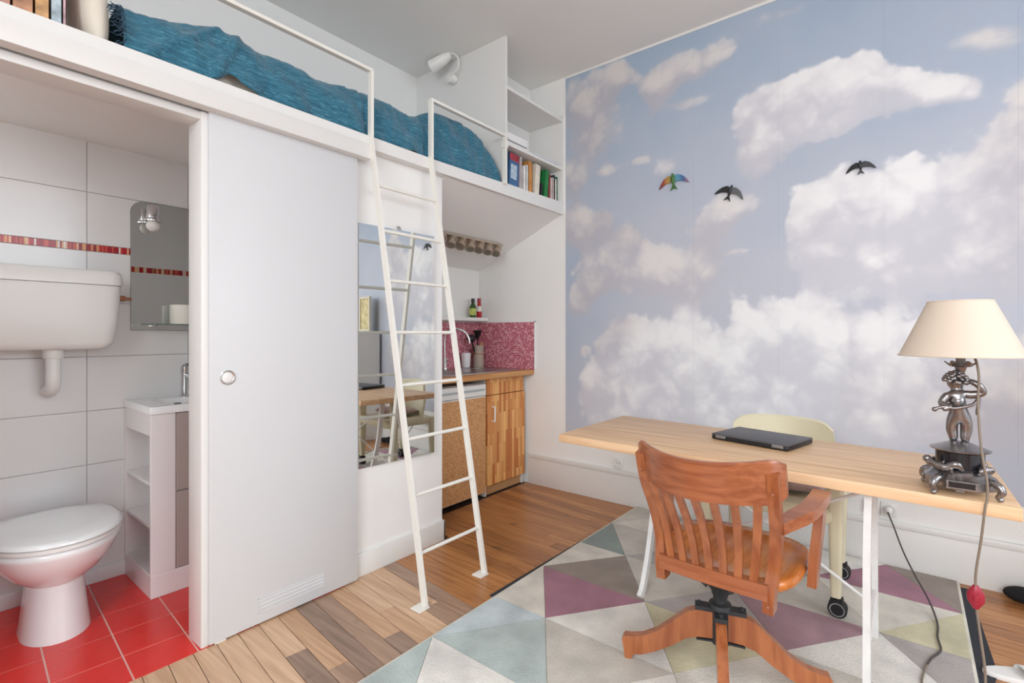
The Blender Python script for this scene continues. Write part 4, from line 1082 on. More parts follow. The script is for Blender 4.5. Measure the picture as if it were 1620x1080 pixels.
# ------------------------------------------------------------------ rug and underlay
bm = BM(); prism(bm, [(-1.505, 1.72), (0.10, 1.72), (0.24, 2.44), (0.215, 3.16), (-1.40, 3.16), (-1.488, 2.5)], lambda a, b: (a, b, 0.001), lambda a, b: (a, b, 0.0033))
und = recentre(mk('rug_underlay', bm, MT['underlay'], None, smooth=None)); tag(und, 'dark grey anti-slip mat showing along the rug edges', 'mat')
def rugm(name, c): return mat(name, c, 0.95, bump=1.0, bscale=150, var=0.17, vscale=7, sheen=0.2)
RC = {k: rugm('rug_' + k, c) for k, c in dict(edge=(218, 212, 198), white=(224, 220, 212), cream=(214, 207, 195), beige=(194, 187, 176), taupe=(152, 140, 128), brown=(140, 126, 114), teal=(176, 188, 184), blue=(188, 199, 201), dteal=(128, 140, 134), purple=(156, 104, 122), plum=(162, 124, 134), yellow=(202, 194, 160), grey=(170, 162, 158)).items()}
rx0, rx1, ry1, st = -1.462, 0.172, 3.195, 0.3765
cw = (rx1 - rx0) / 6
rows_y = [ry1, 2.835, 2.458, 2.088, 1.712, 1.332, 0.952]
def col(i): return rx0 + cw * i
tris = []
pal = {}
def T(c, *pts): tris.append((c, [(col(i), rows_y[r]) for i, r in pts]))
# rows: odd vertices on rows 0,2,4,6 ; even on rows 1,3,5
# band 0 (top row odd, bottom row even)
T('beige', (0, 0), (1, 0), (0, 1)); T('cream', (1, 0), (0, 1), (2, 1)); T('grey', (1, 0), (3, 0), (2, 1)); T('beige', (3, 0), (2, 1), (4, 1)); T('white', (3, 0), (5, 0), (4, 1)); T('purple', (5, 0), (4, 1), (6, 1)); T('brown', (5, 0), (6, 0), (6, 1))
# band 1
T('dteal', (0, 1), (0, 2), (1, 2)); T('beige', (0, 1), (2, 1), (1, 2)); T('grey', (2, 1), (1, 2), (3, 2)); T('taupe', (2, 1), (4, 1), (3, 2)); T('beige', (4, 1), (3, 2), (5, 2)); T('cream', (4, 1), (6, 1), (5, 2)); T('yellow', (6, 1), (5, 2), (6, 2))
# band 2 (top row odd, bottom even)
T('cream', (0, 2), (1, 2), (0, 3)); T('brown', (1, 2), (0, 3), (2, 3)); T('beige', (1, 2), (3, 2), (2, 3)); T('grey', (3, 2), (2, 3), (4, 3)); T('plum', (3, 2), (5, 2), (4, 3)); T('white', (5, 2), (4, 3), (6, 3)); T('grey', (5, 2), (6, 2), (6, 3))
# band 3
T('cream', (0, 3), (0, 4), (1, 4)); T('purple', (0, 3), (2, 3), (1, 4)); T('white', (2, 3), (1, 4), (3, 4)); T('yellow', (2, 3), (4, 3), (3, 4)); T('cream', (4, 3), (3, 4), (5, 4)); T('beige', (4, 3), (6, 3), (5, 4)); T('taupe', (6, 3), (5, 4), (6, 4))
# band 4
T('blue', (0, 4), (1, 4), (0, 5)); T('teal', (1, 4), (0, 5), (2, 5)); T('beige', (1, 4), (3, 4), (2, 5)); T('white', (3, 4), (2, 5), (4, 5)); T('cream', (3, 4), (5, 4), (4, 5)); T('grey', (5, 4), (4, 5), (6, 5)); T('white', (5, 4), (6, 4), (6, 5))
# band 5
T('teal', (0, 5), (0, 6), (1, 6)); T('white', (0, 5), (2, 5), (1, 6)); T('teal', (2, 5), (1, 6), (3, 6)); T('cream', (2, 5), (4, 5), (3, 6)); T('purple', (4, 5), (3, 6), (5, 6)); T('beige', (4, 5), (6, 5), (5, 6)); T('grey', (6, 5), (5, 6), (6, 6))
rug = thing('rug', 'pale geometric triangle rug in cream, purple and teal under the desk', 'rug', (-0.645, 2.07, 0))
bm = BM(); bx(bm, rx0 - 0.013, rx1 + 0.010, rows_y[-1] - 0.010, ry1 + 0.004, 0.0034, 0.011, 0.002, 1); mk('backing', bm, RC['edge'], rug, smooth=None)
for c, pts in tris:
    ar = (pts[1][0] - pts[0][0]) * (pts[2][1] - pts[0][1]) - (pts[2][0] - pts[0][0]) * (pts[1][1] - pts[0][1])
    if ar < 0: pts = [pts[0], pts[2], pts[1]]
    cx = sum(p[0] for p in pts) / 3; cy = sum(p[1] for p in pts) / 3
    s = 0.992
    pts = [(cx + (p[0] - cx) * s, cy + (p[1] - cy) * s) for p in pts]
    bm = BM(); prism(bm, pts, lambda a, b: (a, b, 0.0105), lambda a, b: (a, b, 0.0155)); mk('pile_triangle', bm, RC[c], rug, smooth=None)
RZ = 0.0157

# ------------------------------------------------------------------ desk
dk = thing('desk', 'oak-topped desk on white metal trestle legs in front of the cloud wall', 'desk', (-0.53, 2.25, 0))
DZ = 0.738
bm = BM()
prism(bm, [(-1.262, 1.925), (0.232, 1.865), (0.222, 2.475), (-1.262, 2.585)], lambda a, b: (a, b, DZ - 0.036), lambda a, b: (a, b, DZ))
bmesh.ops.bevel(bm, geom=list(bm.edges), offset=0.0025, segments=2, profile=0.5, affect='EDGES')
mk('tabletop', bm, MT['desk'], dk)
def leg(pts, ws):
    bm = BM(); bar(bm, pts, ws, [0.020] * len(pts), up=(0, 1, 0)); mk('leg', bm, MT['whiteleg'], dk)
leg(spline([(-0.105, 1.955, 0.70), (-0.108, 1.935, 0.5), (-0.108, 1.93, 0.25), (-0.108, 1.925, 0.05), (-0.108, 1.915, RZ + 0.001)], 4), 0.038)
leg(spline([(-0.105, 2.30, 0.70), (-0.108, 2.36, 0.4), (-0.108, 2.405, 0.06), (-0.108, 2.42, RZ + 0.001)], 4), 0.032)
leg(spline([(-0.93, 2.29, 0.70), (-0.94, 2.25, 0.4), (-0.945, 2.20, 0.2), (-0.948, 2.145, 0.06), (-0.948, 2.105, RZ + 0.001)], 4), 0.034)
leg(spline([(-0.93, 2.42, 0.70), (-0.94, 2.46, 0.4), (-0.948, 2.53, 0.06), (-0.948, 2.545, RZ + 0.001)], 4), 0.034)
for x, a, b in ((-0.105, 1.955, 2.30), (-0.93, 2.29, 2.42)):
    bm = BM(); bx(bm, x - 0.012, x + 0.012, min(a, b) - 0.04, max(a, b) + 0.04, 0.69, 0.7015, 0.002, 1); mk('head_rail', bm, MT['whiteleg'], dk)
    bm = BM(); bx(bm, x - 0.008, x + 0.008, a + 0.002, b - 0.002, 0.22, 0.245, 0.002, 1); mk('cross_bar', bm, MT['whiteleg'], dk)
for p, q in (((-0.115, 2.10, 0.66), (-0.925, 2.34, 0.17)), ((-0.115, 2.32, 0.18), (-0.92, 2.36, 0.66))):
    bm = BM(); tube(bm, [p, q], 0.006, 8); mk('brace', bm, MT['whiteleg'], dk)

# ------------------------------------------------------------------ laptop
ax = Vector((-0.335 + 0.665, 2.188 - 2.262, 0)); lw = ax.length
lp = thing('laptop', 'closed dark grey laptop lying on the desk', 'laptop', (-0.500, 2.335, DZ + 0.0005), math.atan2(ax.y, ax.x))
hw, hd = 0.158, 0.118
bm = BM(); bx(bm, -hw, hw, -hd, hd, 0.002, 0.017, 0.002, 2); mk('base', bm, MT['laptk'], lp, local=True)
bm = BM(); bx(bm, -hw, hw, -hd, hd, 0.0175, 0.026, 0.002, 2); mk('lid', bm, MT['lapt'], lp, local=True)
for s in (-1, 1):
    bm = BM(); bx(bm, s * 0.118 - 0.022, s * 0.118 + 0.022, -hd - 0.0035, -hd + 0.001, 0.008, 0.021, 0.002, 1); mk('hinge', bm, MT['lapg'], lp, local=True)
for sx in (-1, 1):
    for sy in (-1, 1):
        bm = BM(); bx(bm, sx * 0.13 - 0.01, sx * 0.13 + 0.01, sy * 0.095 - 0.006, sy * 0.095 + 0.006, 0.0, 0.002); mk('foot', bm, MT['black'], lp, local=True)
bm = BM(); bx(bm, -0.085, 0.085, -hd - 0.0006, -hd + 0.002, 0.005, 0.0105); mk('rear_vent', bm, MT['black'], lp, local=True)

# ------------------------------------------------------------------ wooden swivel armchair
ch = thing('swivel_chair', 'honey-coloured wooden swivel armchair with slatted back at the desk', 'chair', (-0.515, 1.80, RZ), math.radians(-2.5))
CZ = -RZ
def P(x, y, z): return (x, y, z + CZ)
# star base
for a in (198.5, 288.5, 18.5, 108.5):
    d = Vector((math.cos(math.radians(a + 2.5)), math.sin(math.radians(a + 2.5)), 0)); s_ = Vector((-d.y, d.x, 0))
    top = [(0.025, 0.240), (0.07, 0.240), (0.11, 0.225), (0.16, 0.180), (0.21, 0.136), (0.26, 0.108), (0.30, 0.098), (0.325, 0.096)]
    bot = [(0.025, 0.148), (0.07, 0.145), (0.11, 0.132), (0.16, 0.095), (0.21, 0.065), (0.26, 0.042), (0.292, 0.035), (0.300, 0.0)]
    rings = []
    for (r1, z1), (r0, z0) in zip(top, bot):
        h_ = 0.0165
        A = d * r1 + Vector((0, 0, z1 + CZ)); B = d * r0 + Vector((0, 0, z0 + CZ + (0.0 if z0 else RZ)))
        rings.append([A + s_ * h_, A - s_ * h_, B - s_ * h_, B + s_ * h_])
    E1 = d * 0.333 + Vector((0, 0, 0.085 + CZ)); E0 = d * 0.322 + Vector((0, 0, RZ + CZ))
    rings.append([E1 + s_ * 0.0165, E1 - s_ * 0.0165, E0 - s_ * 0.0165, E0 + s_ * 0.0165])
    bm = BM(); skin_rings(bm, rings)
    bmesh.ops.bevel(bm, geom=[e for e in bm.edges if e.calc_face_angle(0) > 0.9], offset=0.003, segments=2, profile=0.5, affect='EDGES')
    mk('base_leg', bm, MT['chair'], ch, smooth=40, local=True)
bm = BM(); lathe(bm, [(0.0, 0.13), (0.028, 0.13), (0.03, 0.14), (0.03, 0.248), (0.04, 0.25), (0.036, 0.268), (0.022, 0.273), (0.022, 0.31)], P(0, 0, 0), 24)
for a in (198.5, 288.5, 18.5, 108.5):
    d = Vector((math.cos(math.radians(a + 2.5)), math.sin(math.radians(a + 2.5)), 0))
    bar(bm, [Vector(P(0, 0, 0.247)) + d * 0.02, Vector(P(0, 0, 0.247)) + d * 0.082], 0.014, 0.040); bar(bm, [Vector(P(0, 0, 0.139)) + d * 0.02, Vector(P(0, 0, 0.136)) + d * 0.078], 0.006, 0.032)
    lathe(bm, [(0.008, 0.25), (0.008, 0.262), (0.004, 0.265)], P(d.x * 0.068, d.y * 0.068, 0), 8)
mk('hub', bm, MT['iron'], ch, local=True)
bm = BM(); lathe(bm, [(0.02, 0.275), (0.024, 0.292), (0.032, 0.315), (0.05, 0.338), (0.054, 0.343), (0.03, 0.342), (0.0, 0.34)], P(0, 0, 0), 20)
for s in (-1, 1):
    bar(bm, spline([P(s * 0.034, 0, 0.325), P(s * 0.062, 0, 0.348), P(s * 0.068, 0, 0.395), P(s * 0.05, 0, 0.428)], 4), 0.055, 0.016, up=(0, 1, 0))
lathe(bm, [(0.026, -0.045), (0.03, -0.04), (0.03, 0.04), (0.026, 0.045)], P(0, 0, 0.385), 14, 'x')
bx(bm, -0.075, 0.075, -0.10, 0.10, 0.424 + CZ, 0.431 + CZ, 0.002, 1)
mk('tilt_mechanism', bm, MT['iron'], ch, local=True)
def PU(x, y, z): return (x * 0.905 + 0.036, y, z + CZ)      # seat and back, swivelled a little to the right of the base
# seat: saddle shaped
bm = BM()
n = 36
def seat_out(k, s, z):
    a = 2 * PI * k / n; c, q = math.cos(a), math.sin(a); e = 2 / 3.4
    return Vector(PU(math.copysign(abs(c) ** e, c) * 0.245 * s, 0.02 + math.copysign(abs(q) ** e, q) * 0.225 * s, z))
rings = [[seat_out(k, 0.86, 0.432) for k in range(n)], [seat_out(k, 0.97, 0.436) for k in range(n)], [seat_out(k, 1.0, 0.447) for k in range(n)], [seat_out(k, 0.985, 0.464) for k in range(n)], [seat_out(k, 0.95, 0.469) for k in range(n)], [seat_out(k, 0.8, 0.462) for k in range(n)], [seat_out(k, 0.5, 0.456) for k in range(n)], [seat_out(k, 0.12, 0.459) for k in range(n)]]
skin_rings(bm, rings); mk('seat', bm, MT['seat'], ch, smooth=50, local=True)
# back geometry: bowed plan, leaning back
def back_y(x, z):
    lean = float(np.interp(z, [0.38, 0.45, 0.56, 0.70, 0.86], [-0.185, -0.19, -0.205, -0.245, -0.285]))
    return lean - 0.115 * (1 - (x / 0.235) ** 2)
# crest rail
bm = BM(); nx = 24
rings = []
for k in range(nx + 1):
    x = -0.243 + 0.486 * k / nx
    ends = abs(x) / 0.243
    zt = 0.838 + 0.020 * ends ** 2 - (0.020 if k in (0, nx) else (0.006 if k in (1, nx - 1) else 0)); zb = 0.716 + 0.022 * (1 if k in (0, nx) else 0) + 0.004 * ends
    ring_ = []
    for z, off in ((zb, -0.011), (zt - 0.006, -0.011), (zt, -0.004), (zt, 0.004), (zt - 0.006, 0.011), (zb, 0.011)):
        ring_.append(Vector(PU(x, back_y(x, z) + off + 0.034, z)))
    rings.append(ring_)
skin_rings(bm, rings); mk('crest_rail', bm, MT['chairh'], ch, smooth=40, local=True)
# lower rail
bm = BM(); rings = []
for k in range(13):
    x = -0.182 + 0.364 * k / 12
    y = -0.194 - 0.008 * (1 - (x / 0.182) ** 2)
    rings.append([Vector(PU(x, y - 0.012, 0.424)), Vector(PU(x, y + 0.014, 0.424)), Vector(PU(x, y + 0.014, 0.47)), Vector(PU(x, y - 0.012, 0.47))])
skin_rings(bm, rings); mk('lower_rail', bm, MT['chairh'], ch, smooth=40, local=True)
# slats
for k in range(7):
    f = -1 + 2 * (k + 0.5) / 7
    pts = []
    for j in range(11):
        z = 0.455 + (0.724 - 0.455) * j / 10
        x = f * (0.160 + 0.042 * j / 10)
        yb = -0.194 - 0.008 * (1 - (f * 0.9) ** 2); yt = back_y(x, 0.724) + 0.034
        t = j / 10
        y = yb + (yt - yb) * t + 0.026 * math.sin(PI * t) * (1 - 0.2 * t)
        pts.append(PU(x, y, z))
    bm = BM(); bar(bm, pts, 0.0225, 0.011, up=(1, 0, 0)); mk('slat', bm, MT['chair'], ch, smooth=40, local=True)
# posts
for s in (-1, 1):
    pts = spline([PU(s * 0.180, -0.175, 0.385), PU(s * 0.184, -0.178, 0.44), PU(s * 0.194, -0.162, 0.52), PU(s * 0.205, -0.188, 0.62), PU(s * 0.214, -0.240, 0.72), PU(s * 0.217, -0.272, 0.815)], 5)
    bm = BM(); bar(bm, pts, 0.030, [0.042] * 12 + [0.042 - 0.0012 * q for q in range(len(pts) - 12)], up=(1, 0, 0))
    bmesh.ops.bevel(bm, geom=[e for e in bm.edges if e.calc_face_angle(0) > 0.9], offset=0.004, segments=2, profile=0.5, affect='EDGES')
    mk('back_post', bm, MT['chair'], ch, smooth=40, local=True)
    # bent arm
    pts = spline([PU(s * 0.214, -0.19, 0.640), PU(s * 0.235, -0.13, 0.650), PU(s * 0.266, -0.06, 0.664), PU(s * 0.278, 0.02, 0.677), PU(s * 0.280, 0.085, 0.684)], 6)
    bm = BM(); bar(bm, pts, [0.034] * 8 + [0.034 - 0.0004 * q for q in range(len(pts) - 8)], [0.026, 0.028, 0.03, 0.033, 0.036, 0.04, 0.044, 0.047] + [0.05] * (len(pts) - 8), up=(0, 0, 1))
    bmesh.ops.bevel(bm, geom=[e for e in bm.edges if e.calc_face_angle(0) > 0.9], offset=0.005, segments=2, profile=0.5, affect='EDGES')
    mk('arm', bm, MT['chairh'], ch, smooth=40, local=True)
    pts = spline([PU(s * 0.278, 0.062, 0.672), PU(s * 0.277, 0.055, 0.60), PU(s * 0.268, 0.040, 0.50), PU(s * 0.262, 0.035, 0.405)], 5)
    bm = BM(); bar(bm, pts, 0.026, [0.05 + 0.006 * math.sin(q / 15 * PI) for q in range(len(pts))], up=(1, 0, 0))
    bmesh.ops.bevel(bm, geom=[e for e in bm.edges if e.calc_face_angle(0) > 0.9], offset=0.004, segments=2, profile=0.5, affect='EDGES')
    mk('arm_support', bm, MT['chair'], ch, smooth=40, local=True)
    bm = BM()
    for (y, z, yy) in ((-0.224, 0.757, -1), (-0.202, 0.405, -1)): ball(bm, PU(s * (0.216 if z > 0.7 else 0.181), -0.279 if z > 0.7 else -0.2, z), 0.005, 8, 6, (1, 0.5, 1))
    mk('screw_head', bm, MT['chairh'], ch, local=True)

# ------------------------------------------------------------------ cream chair on castors behind the desk
cc = thing('castor_chair', 'cream moulded chair on black castors behind the desk', 'chair', (-0.50, 2.72, RZ))
bm = BM(); rings = []
for k in range(17):
    f = -1 + 2 * k / 16
    x = -0.51
    y = 2.90 - 0.085 * f * f
    zt = 0.777 - 0.010 * abs(f) ** 3 - (0.028 if abs(f) == 1 else 0.006 if abs(f) > 0.85 else 0)
    wf = lambda z: x + f * (0.262 - 0.045 * (z - 0.43) / 0.345)
    rings.append([Vector((wf(z), y + o_, z)) for o_, z in ((-0.07, 0.44), (-0.018, 0.60), (-0.012, zt - 0.008), (0, zt), (0.012, zt - 0.008), (0.008, 0.60), (-0.045, 0.43))])
skin_rings(bm, rings); mk('backrest', bm, MT['creamplastic'], cc, smooth=45)
bm = BM()
skin_rings(bm, [ring(-0.76, -0.255, 2.44, 2.88, 0.405, 0.05), ring(-0.77, -0.245, 2.43, 2.89, 0.42, 0.06), ring(-0.77, -0.245, 2.43, 2.89, 0.45, 0.06), ring(-0.755, -0.26, 2.445, 2.875, 0.468, 0.06), ring(-0.62, -0.40, 2.58, 2.74, 0.458, 0.06)]); mk('seat', bm, MT['creamplastic'], cc, smooth=45)
for x, y in ((-0.245, 2.485), (-0.775, 2.485), (-0.265, 2.885), (-0.755, 2.885)):
    z1 = 0.64 if y < 2.6 else 0.46
    bm = BM(); skin_rings(bm, [ring(x - 0.019, x + 0.019, y - 0.022, y + 0.022, 0.098, 0.012), ring(x - 0.024, x + 0.024, y - 0.028, y + 0.028, 0.30, 0.014), ring(x - 0.028, x + 0.028, y - 0.034, y + 0.034, z1 - 0.01, 0.014), ring(x - 0.022, x + 0.022, y - 0.028, y + 0.028, z1, 0.014)])
    mk('leg', bm, MT['creamplastic'], cc, smooth=45)
    bm = BM(); tube(bm, [(x, y, 0.098), (x, y, 0.075)], 0.008, 8); bar(bm, [(x - 0.018, y, 0.078), (x + 0.026, y, 0.084)], 0.02, 0.04)
    cst = mk('castor', bm, MT['black'], cc)
    for s in (-1, 1):
        bm = BM(); lathe(bm, [(0.0, 0.0), (0.032, 0.0), (0.035, 0.003), (0.035, 0.013), (0.032, 0.016), (0.0, 0.016)], (x + 0.006, y + s * 0.0145 - 0.008, RZ + 0.0352), 22, 'y'); wl = mk('wheel', bm, MT['black'], cst)
        bm = BM(); skin_rings(bm, [[Vector((x + 0.006 + r * math.cos(2 * PI * k / 22), y + s * 0.0145 + s * 0.0086, RZ + 0.0352 + r * math.sin(2 * PI * k / 22))) for k in range(22)] for r in (0.0235, 0.0275)], caps=False); mk('wheel_ring', bm, MT['grey'], cst)
cu = thing('knitted_cushion', 'pinkish grey knitted cushion on the cream chair seat', 'cushion', (-0.42, 2.72, 0.468))
bm = BM(); n = 16
for sgn in (1, -1):
    g = [[None] * (n + 1) for _ in range(n + 1)]
    for a in range(n + 1):
        for b in range(n + 1):
            u, q = a / n * 2 - 1, b / n * 2 - 1
            th = 0.035 * ((1 - abs(u) ** 2.6) * (1 - abs(q) ** 2.6)) ** 0.45
            g[a][b] = bm.verts.new((-0.46 + u * 0.17, 2.735 + q * 0.035 + 0.02, 0.575 + q * 0.09 + sgn * th * 0.2)) if False else bm.verts.new((-0.47 + u * 0.17, 2.70 + q * 0.13, 0.503 + sgn * th))
    for a in range(n):
        for b in range(n): bm.faces.new((g[a][b], g[a + 1][b], g[a + 1][b + 1], g[a][b + 1]))
bmesh.ops.remove_doubles(bm, verts=bm.verts, dist=0.0005)
mk('cover', bm, mat('pink_grey_knit', (186, 162, 158), 0.95, bump=0.8, bscale=120, var=0.12, vscale=40), cu, smooth=180)

# ------------------------------------------------------------------ cherub table lamp
LX, LY, LZ = 0.112, 1.955, DZ + 0.0005
lm = thing('table_lamp', 'dark metal cherub table lamp with cream shade on the desk', 'lamp', (LX, LY, LZ))
def ln(*a): return (LX + a[0], LY + a[1], LZ + a[2])
bm = BM(); sg = 40
def shr(r, z): return [Vector(ln(r * math.cos(2 * PI * k / sg), r * math.sin(2 * PI * k / sg), z)) for k in range(sg)]
skin_rings(bm, [shr(0.1425, 0.394), shr(0.0735, 0.556), shr(0.0715, 0.556), shr(0.1405, 0.394)], caps=False, closed=True)
sh = mk('lamp_shade', bm, MT['shade'], lm, smooth=50)
for r, z in ((0.1428, 0.396), (0.0738, 0.554)):
    bm = BM(); tube(bm, [Vector(ln(r * math.cos(2 * PI * k / sg), r * math.sin(2 * PI * k / sg), z)) for k in range(sg + 1)], 0.0022, 6, caps=False); mk('shade_edging', bm, MT['shade'], sh)
bm = BM()
for k in range(3):
    a = 2 * PI * k / 3; tube(bm, [ln(0, 0, 0.50), ln(0.0725 * math.cos(a), 0.0725 * math.sin(a), 0.555)], 0.0015, 5)
mk('shade_spider', bm, MT['steel'], sh)
# plinth: eight-sided foot, drum, domed cap
bm = BM()
def octa(r, z, rot=22.5, n=8): return [Vector(ln(r * math.cos(math.radians(rot + 360 / n * k)), r * math.sin(math.radians(rot + 360 / n * k)), z)) for k in range(n)]
skin_rings(bm, [octa(0.082, 0.020), octa(0.086, 0.024), octa(0.086, 0.046), octa(0.078, 0.05), octa(0.066, 0.064), octa(0.062, 0.068)]); mk('foot_plinth', bm, MT['bronze'], lm, smooth=25)
bm = BM()
for k in range(0, 8, 2):
    a = math.radians(-90 + 45 * k / 1 * 1); d = Vector((math.cos(a), math.sin(a), 0)); s_ = Vector((-d.y, d.x, 0)); c = Vector(ln(0, 0, 0.036)) + d * 0.0788
    bar(bm, [c - s_ * 0.028, c + s_ * 0.028], 0.016, 0.006)
mk('stone_inlay', bm, MT['bronze2'], lm, smooth=None)
bm = BM(); lathe(bm, [(0.0, 0.068), (0.060, 0.068), (0.058, 0.073), (0.055, 0.075), (0.055, 0.118), (0.058, 0.121)], ln(0, 0, 0), 32); mk('drum', bm, MT['bronze2'], lm)
bm = BM(); lathe(bm, [(0.057, 0.120), (0.068, 0.123), (0.069, 0.126), (0.06, 0.130), (0.042, 0.137), (0.022, 0.146), (0.0, 0.148)], ln(0, 0, 0), 32); mk('drum_cap', bm, MT['bronze'], lm)
for k in range(4):
    a = math.radians(45 + 90 * k + 8); d = Vector((math.cos(a), math.sin(a), 0)); o = Vector(ln(0, 0, 0))
    bm = BM(); tube(bm, spline([o + d * 0.058 + Vector((0, 0, 0.05)), o + d * 0.088 + Vector((0, 0, 0.047)), o + d * 0.104 + Vector((0, 0, 0.03)), o + d * 0.095 + Vector((0, 0, 0.012)), o + d * 0.100 + Vector((0, 0, 0.005))], 5), [0.009] * 4 + [0.0105] * 5 + [0.009] * 4 + [0.007] * 4 + [0.006, 0.0065, 0.006, 0.005], 10)
    ball(bm, o + d * 0.100 + Vector((0, 0, 0.0075)), 0.0075, 10, 8); mk('scroll_foot', bm, MT['bronze'], lm, smooth=60)
    # leaf ornament climbing the drum
    bm = BM()
    for j in range(5):
        s_ = Vector((-d.y, d.x, 0)); b = o + d * 0.062 + s_ * (j - 2) * 0.011 + Vector((0, 0, 0.066))
        tube(bm, spline([b, b + Vector((0, 0, 0.012)) + d * 0.006, b - s_ * (j - 2) * 0.004 + Vector((0, 0, 0.03 - abs(j - 2) * 0.005)) - d * 0.003], 4), [0.003, 0.0045, 0.005, 0.0055, 0.0055, 0.005, 0.004, 0.003, 0.001], 6)
    mk('leaf_ornament', bm, MT['bronze'], lm, smooth=60)
# reclining swag on the left side of the drum
bm = BM(); tube(bm, spline([ln(-0.072, -0.035, 0.086), ln(-0.056, -0.05, 0.082), ln(-0.034, -0.062, 0.078), ln(-0.012, -0.064, 0.09), ln(0.004, -0.062, 0.074)], 5), [0.008, 0.011, 0.012, 0.011, 0.01, 0.009, 0.009, 0.01, 0.011, 0.011, 0.01, 0.009, 0.009, 0.01, 0.011, 0.011, 0.01, 0.009, 0.007, 0.005, 0.004], 10); ball(bm, ln(-0.074, -0.034, 0.092), 0.011, 10, 8); mk('side_figure', bm, MT['bronze'], lm, smooth=60)

# cherub: one continuous skinned body
def skinned(name, verts, edges, radii, m, parent, sub=2):
    me = bpy.data.meshes.new(name); me.from_pydata([Vector(v) for v in verts], edges, [])
    o = bpy.data.objects.new(name, me); COL.objects.link(o)
    md = o.modifiers.new('skin', 'SKIN'); md.use_smooth_shade = True; md.branch_smoothing = 0.6
    for i, r in enumerate(radii): me.skin_vertices[0].data[i].radius = r if isinstance(r, tuple) else (r, r)
    me.skin_vertices[0].data[0].use_root = True
    s2 = o.modifiers.new('sub', 'SUBSURF'); s2.levels = sub; s2.render_levels = sub
    dg = bpy.context.evaluated_depsgraph_get()
    nm = bpy.data.meshes.new_from_object(o.evaluated_get(dg)); nm.name = name
    bpy.data.objects.remove(o); bpy.data.meshes.remove(me)
    nm.materials.clear(); nm.materials.append(m)
    nm.polygons.foreach_set('use_smooth', [True] * len(nm.polygons))
    o = bpy.data.objects.new(name, nm); COL.objects.link(o); o.parent = parent
    off = Vector((0, 0, 0)); q = parent
    while q is not None: off += q.location; q = q.parent
    nm.transform(Matrix.Translation(-off))
    return o
# back to the viewer, head turned left, right arm raised behind the head, left arm bent at the hip
V = [ln(0, 0, 0.222), ln(-0.003, -0.002, 0.244), ln(-0.008, -0.005, 0.268), ln(-0.006, -0.002, 0.288), ln(-0.005, 0.0, 0.298),       # pelvis, waist, chest, neck base, neck
     ln(-0.009, 0.002, 0.313), ln(-0.011, 0.003, 0.328),                                                                        # head low, head top
     ln(-0.015, 0.003, 0.210), ln(-0.018, 0.006, 0.182), ln(-0.013, 0.003, 0.154), ln(-0.016, 0.010, 0.145),                     # left leg
     ln(0.014, 0.002, 0.208), ln(0.015, 0.006, 0.182), ln(0.011, 0.001, 0.154), ln(0.014, 0.010, 0.145),                         # right leg
     ln(-0.029, -0.006, 0.278), ln(-0.042, -0.016, 0.254), ln(-0.020, -0.032, 0.247), ln(-0.042, -0.034, 0.240),                  # left arm bent
     ln(0.026, -0.002, 0.283), ln(0.052, -0.004, 0.292), ln(0.040, -0.012, 0.314), ln(0.018, -0.006, 0.326)]                        # right arm raised
Ed = [(0, 1), (1, 2), (2, 3), (3, 4), (4, 5), (5, 6), (0, 7), (7, 8), (8, 9), (9, 10), (0, 11), (11, 12), (12, 13), (13, 14), (3, 15), (15, 16), (16, 17), (17, 18), (3, 19), (19, 20), (20, 21), (21, 22)]
Rd = [(0.029, 0.026), (0.026, 0.023), (0.030, 0.026), 0.018, 0.012, 0.024, 0.019, 0.021, 0.0155, 0.0115, 0.009, 0.021, 0.0155, 0.0115, 0.009, 0.0135, 0.0115, 0.0095, 0.008, 0.0135, 0.0115, 0.0095, 0.008]
skinned('cherub_figure', V, Ed, Rd, MT['bronze'], lm)
bm = BM()
for k in range(46):
    a, b = random.uniform(0, 2 * PI), random.uniform(-0.2, 1.0)
    c = Vector((math.cos(a) * math.sqrt(1 - b * b), math.sin(a) * math.sqrt(1 - b * b), b)) * 0.0205
    ball(bm, Vector(ln(-0.009, 0.0, 0.322)) + c * 1.25, random.uniform(0.005, 0.008), 7, 5)
mk('curly_hair', bm, MT['bronze'], lm, smooth=60)
bm = BM(); tube(bm, spline([ln(-0.056, -0.036, 0.240), ln(-0.036, -0.036, 0.248), ln(-0.01, -0.034, 0.246), ln(0.026, -0.026, 0.258), ln(0.040, -0.012, 0.275), ln(0.036, -0.012, 0.228)], 5), [0.006] + [0.0045] * 24 + [0.003], 8); ball(bm, ln(-0.057, -0.036, 0.239), 0.007, 8, 6); mk('draped_cloth', bm, MT['bronze'], lm, smooth=60)
bm = BM(); lathe(bm, [(0.0, 0.328), (0.006, 0.33), (0.006, 0.342), (0.009, 0.346), (0.014, 0.362), (0.016, 0.366), (0.0, 0.367)], ln(0.002, 0.0, 0), 16); mk('candle_cup', bm, MT['bronze'], lm)
bm = BM()
R0 = []
for (r, z, amp) in ((0.010, 0.362, 0), (0.026, 0.366, 0.05), (0.033, 0.374, 0.14), (0.031, 0.376, 0.14), (0.024, 0.369, 0.05), (0.008, 0.366, 0)):
    R0.append([Vector(ln(0.002 + r * (1 + amp * math.cos(6 * 2 * PI * k / 48)) * math.cos(2 * PI * k / 48), r * (1 + amp * math.cos(6 * 2 * PI * k / 48)) * math.sin(2 * PI * k / 48), z + amp * 0.03 * math.cos(6 * 2 * PI * k / 48))) for k in range(48)])
skin_rings(bm, R0); mk('drip_pan', bm, MT['bronze'], lm, smooth=60)
bm = BM(); lathe(bm, [(0.011, 0.366), (0.0115, 0.42), (0.014, 0.422), (0.014, 0.46), (0.0, 0.46)], ln(0.002, 0, 0), 16); mk('socket', bm, mat('socket_grey', (150, 146, 144), 0.4), lm)
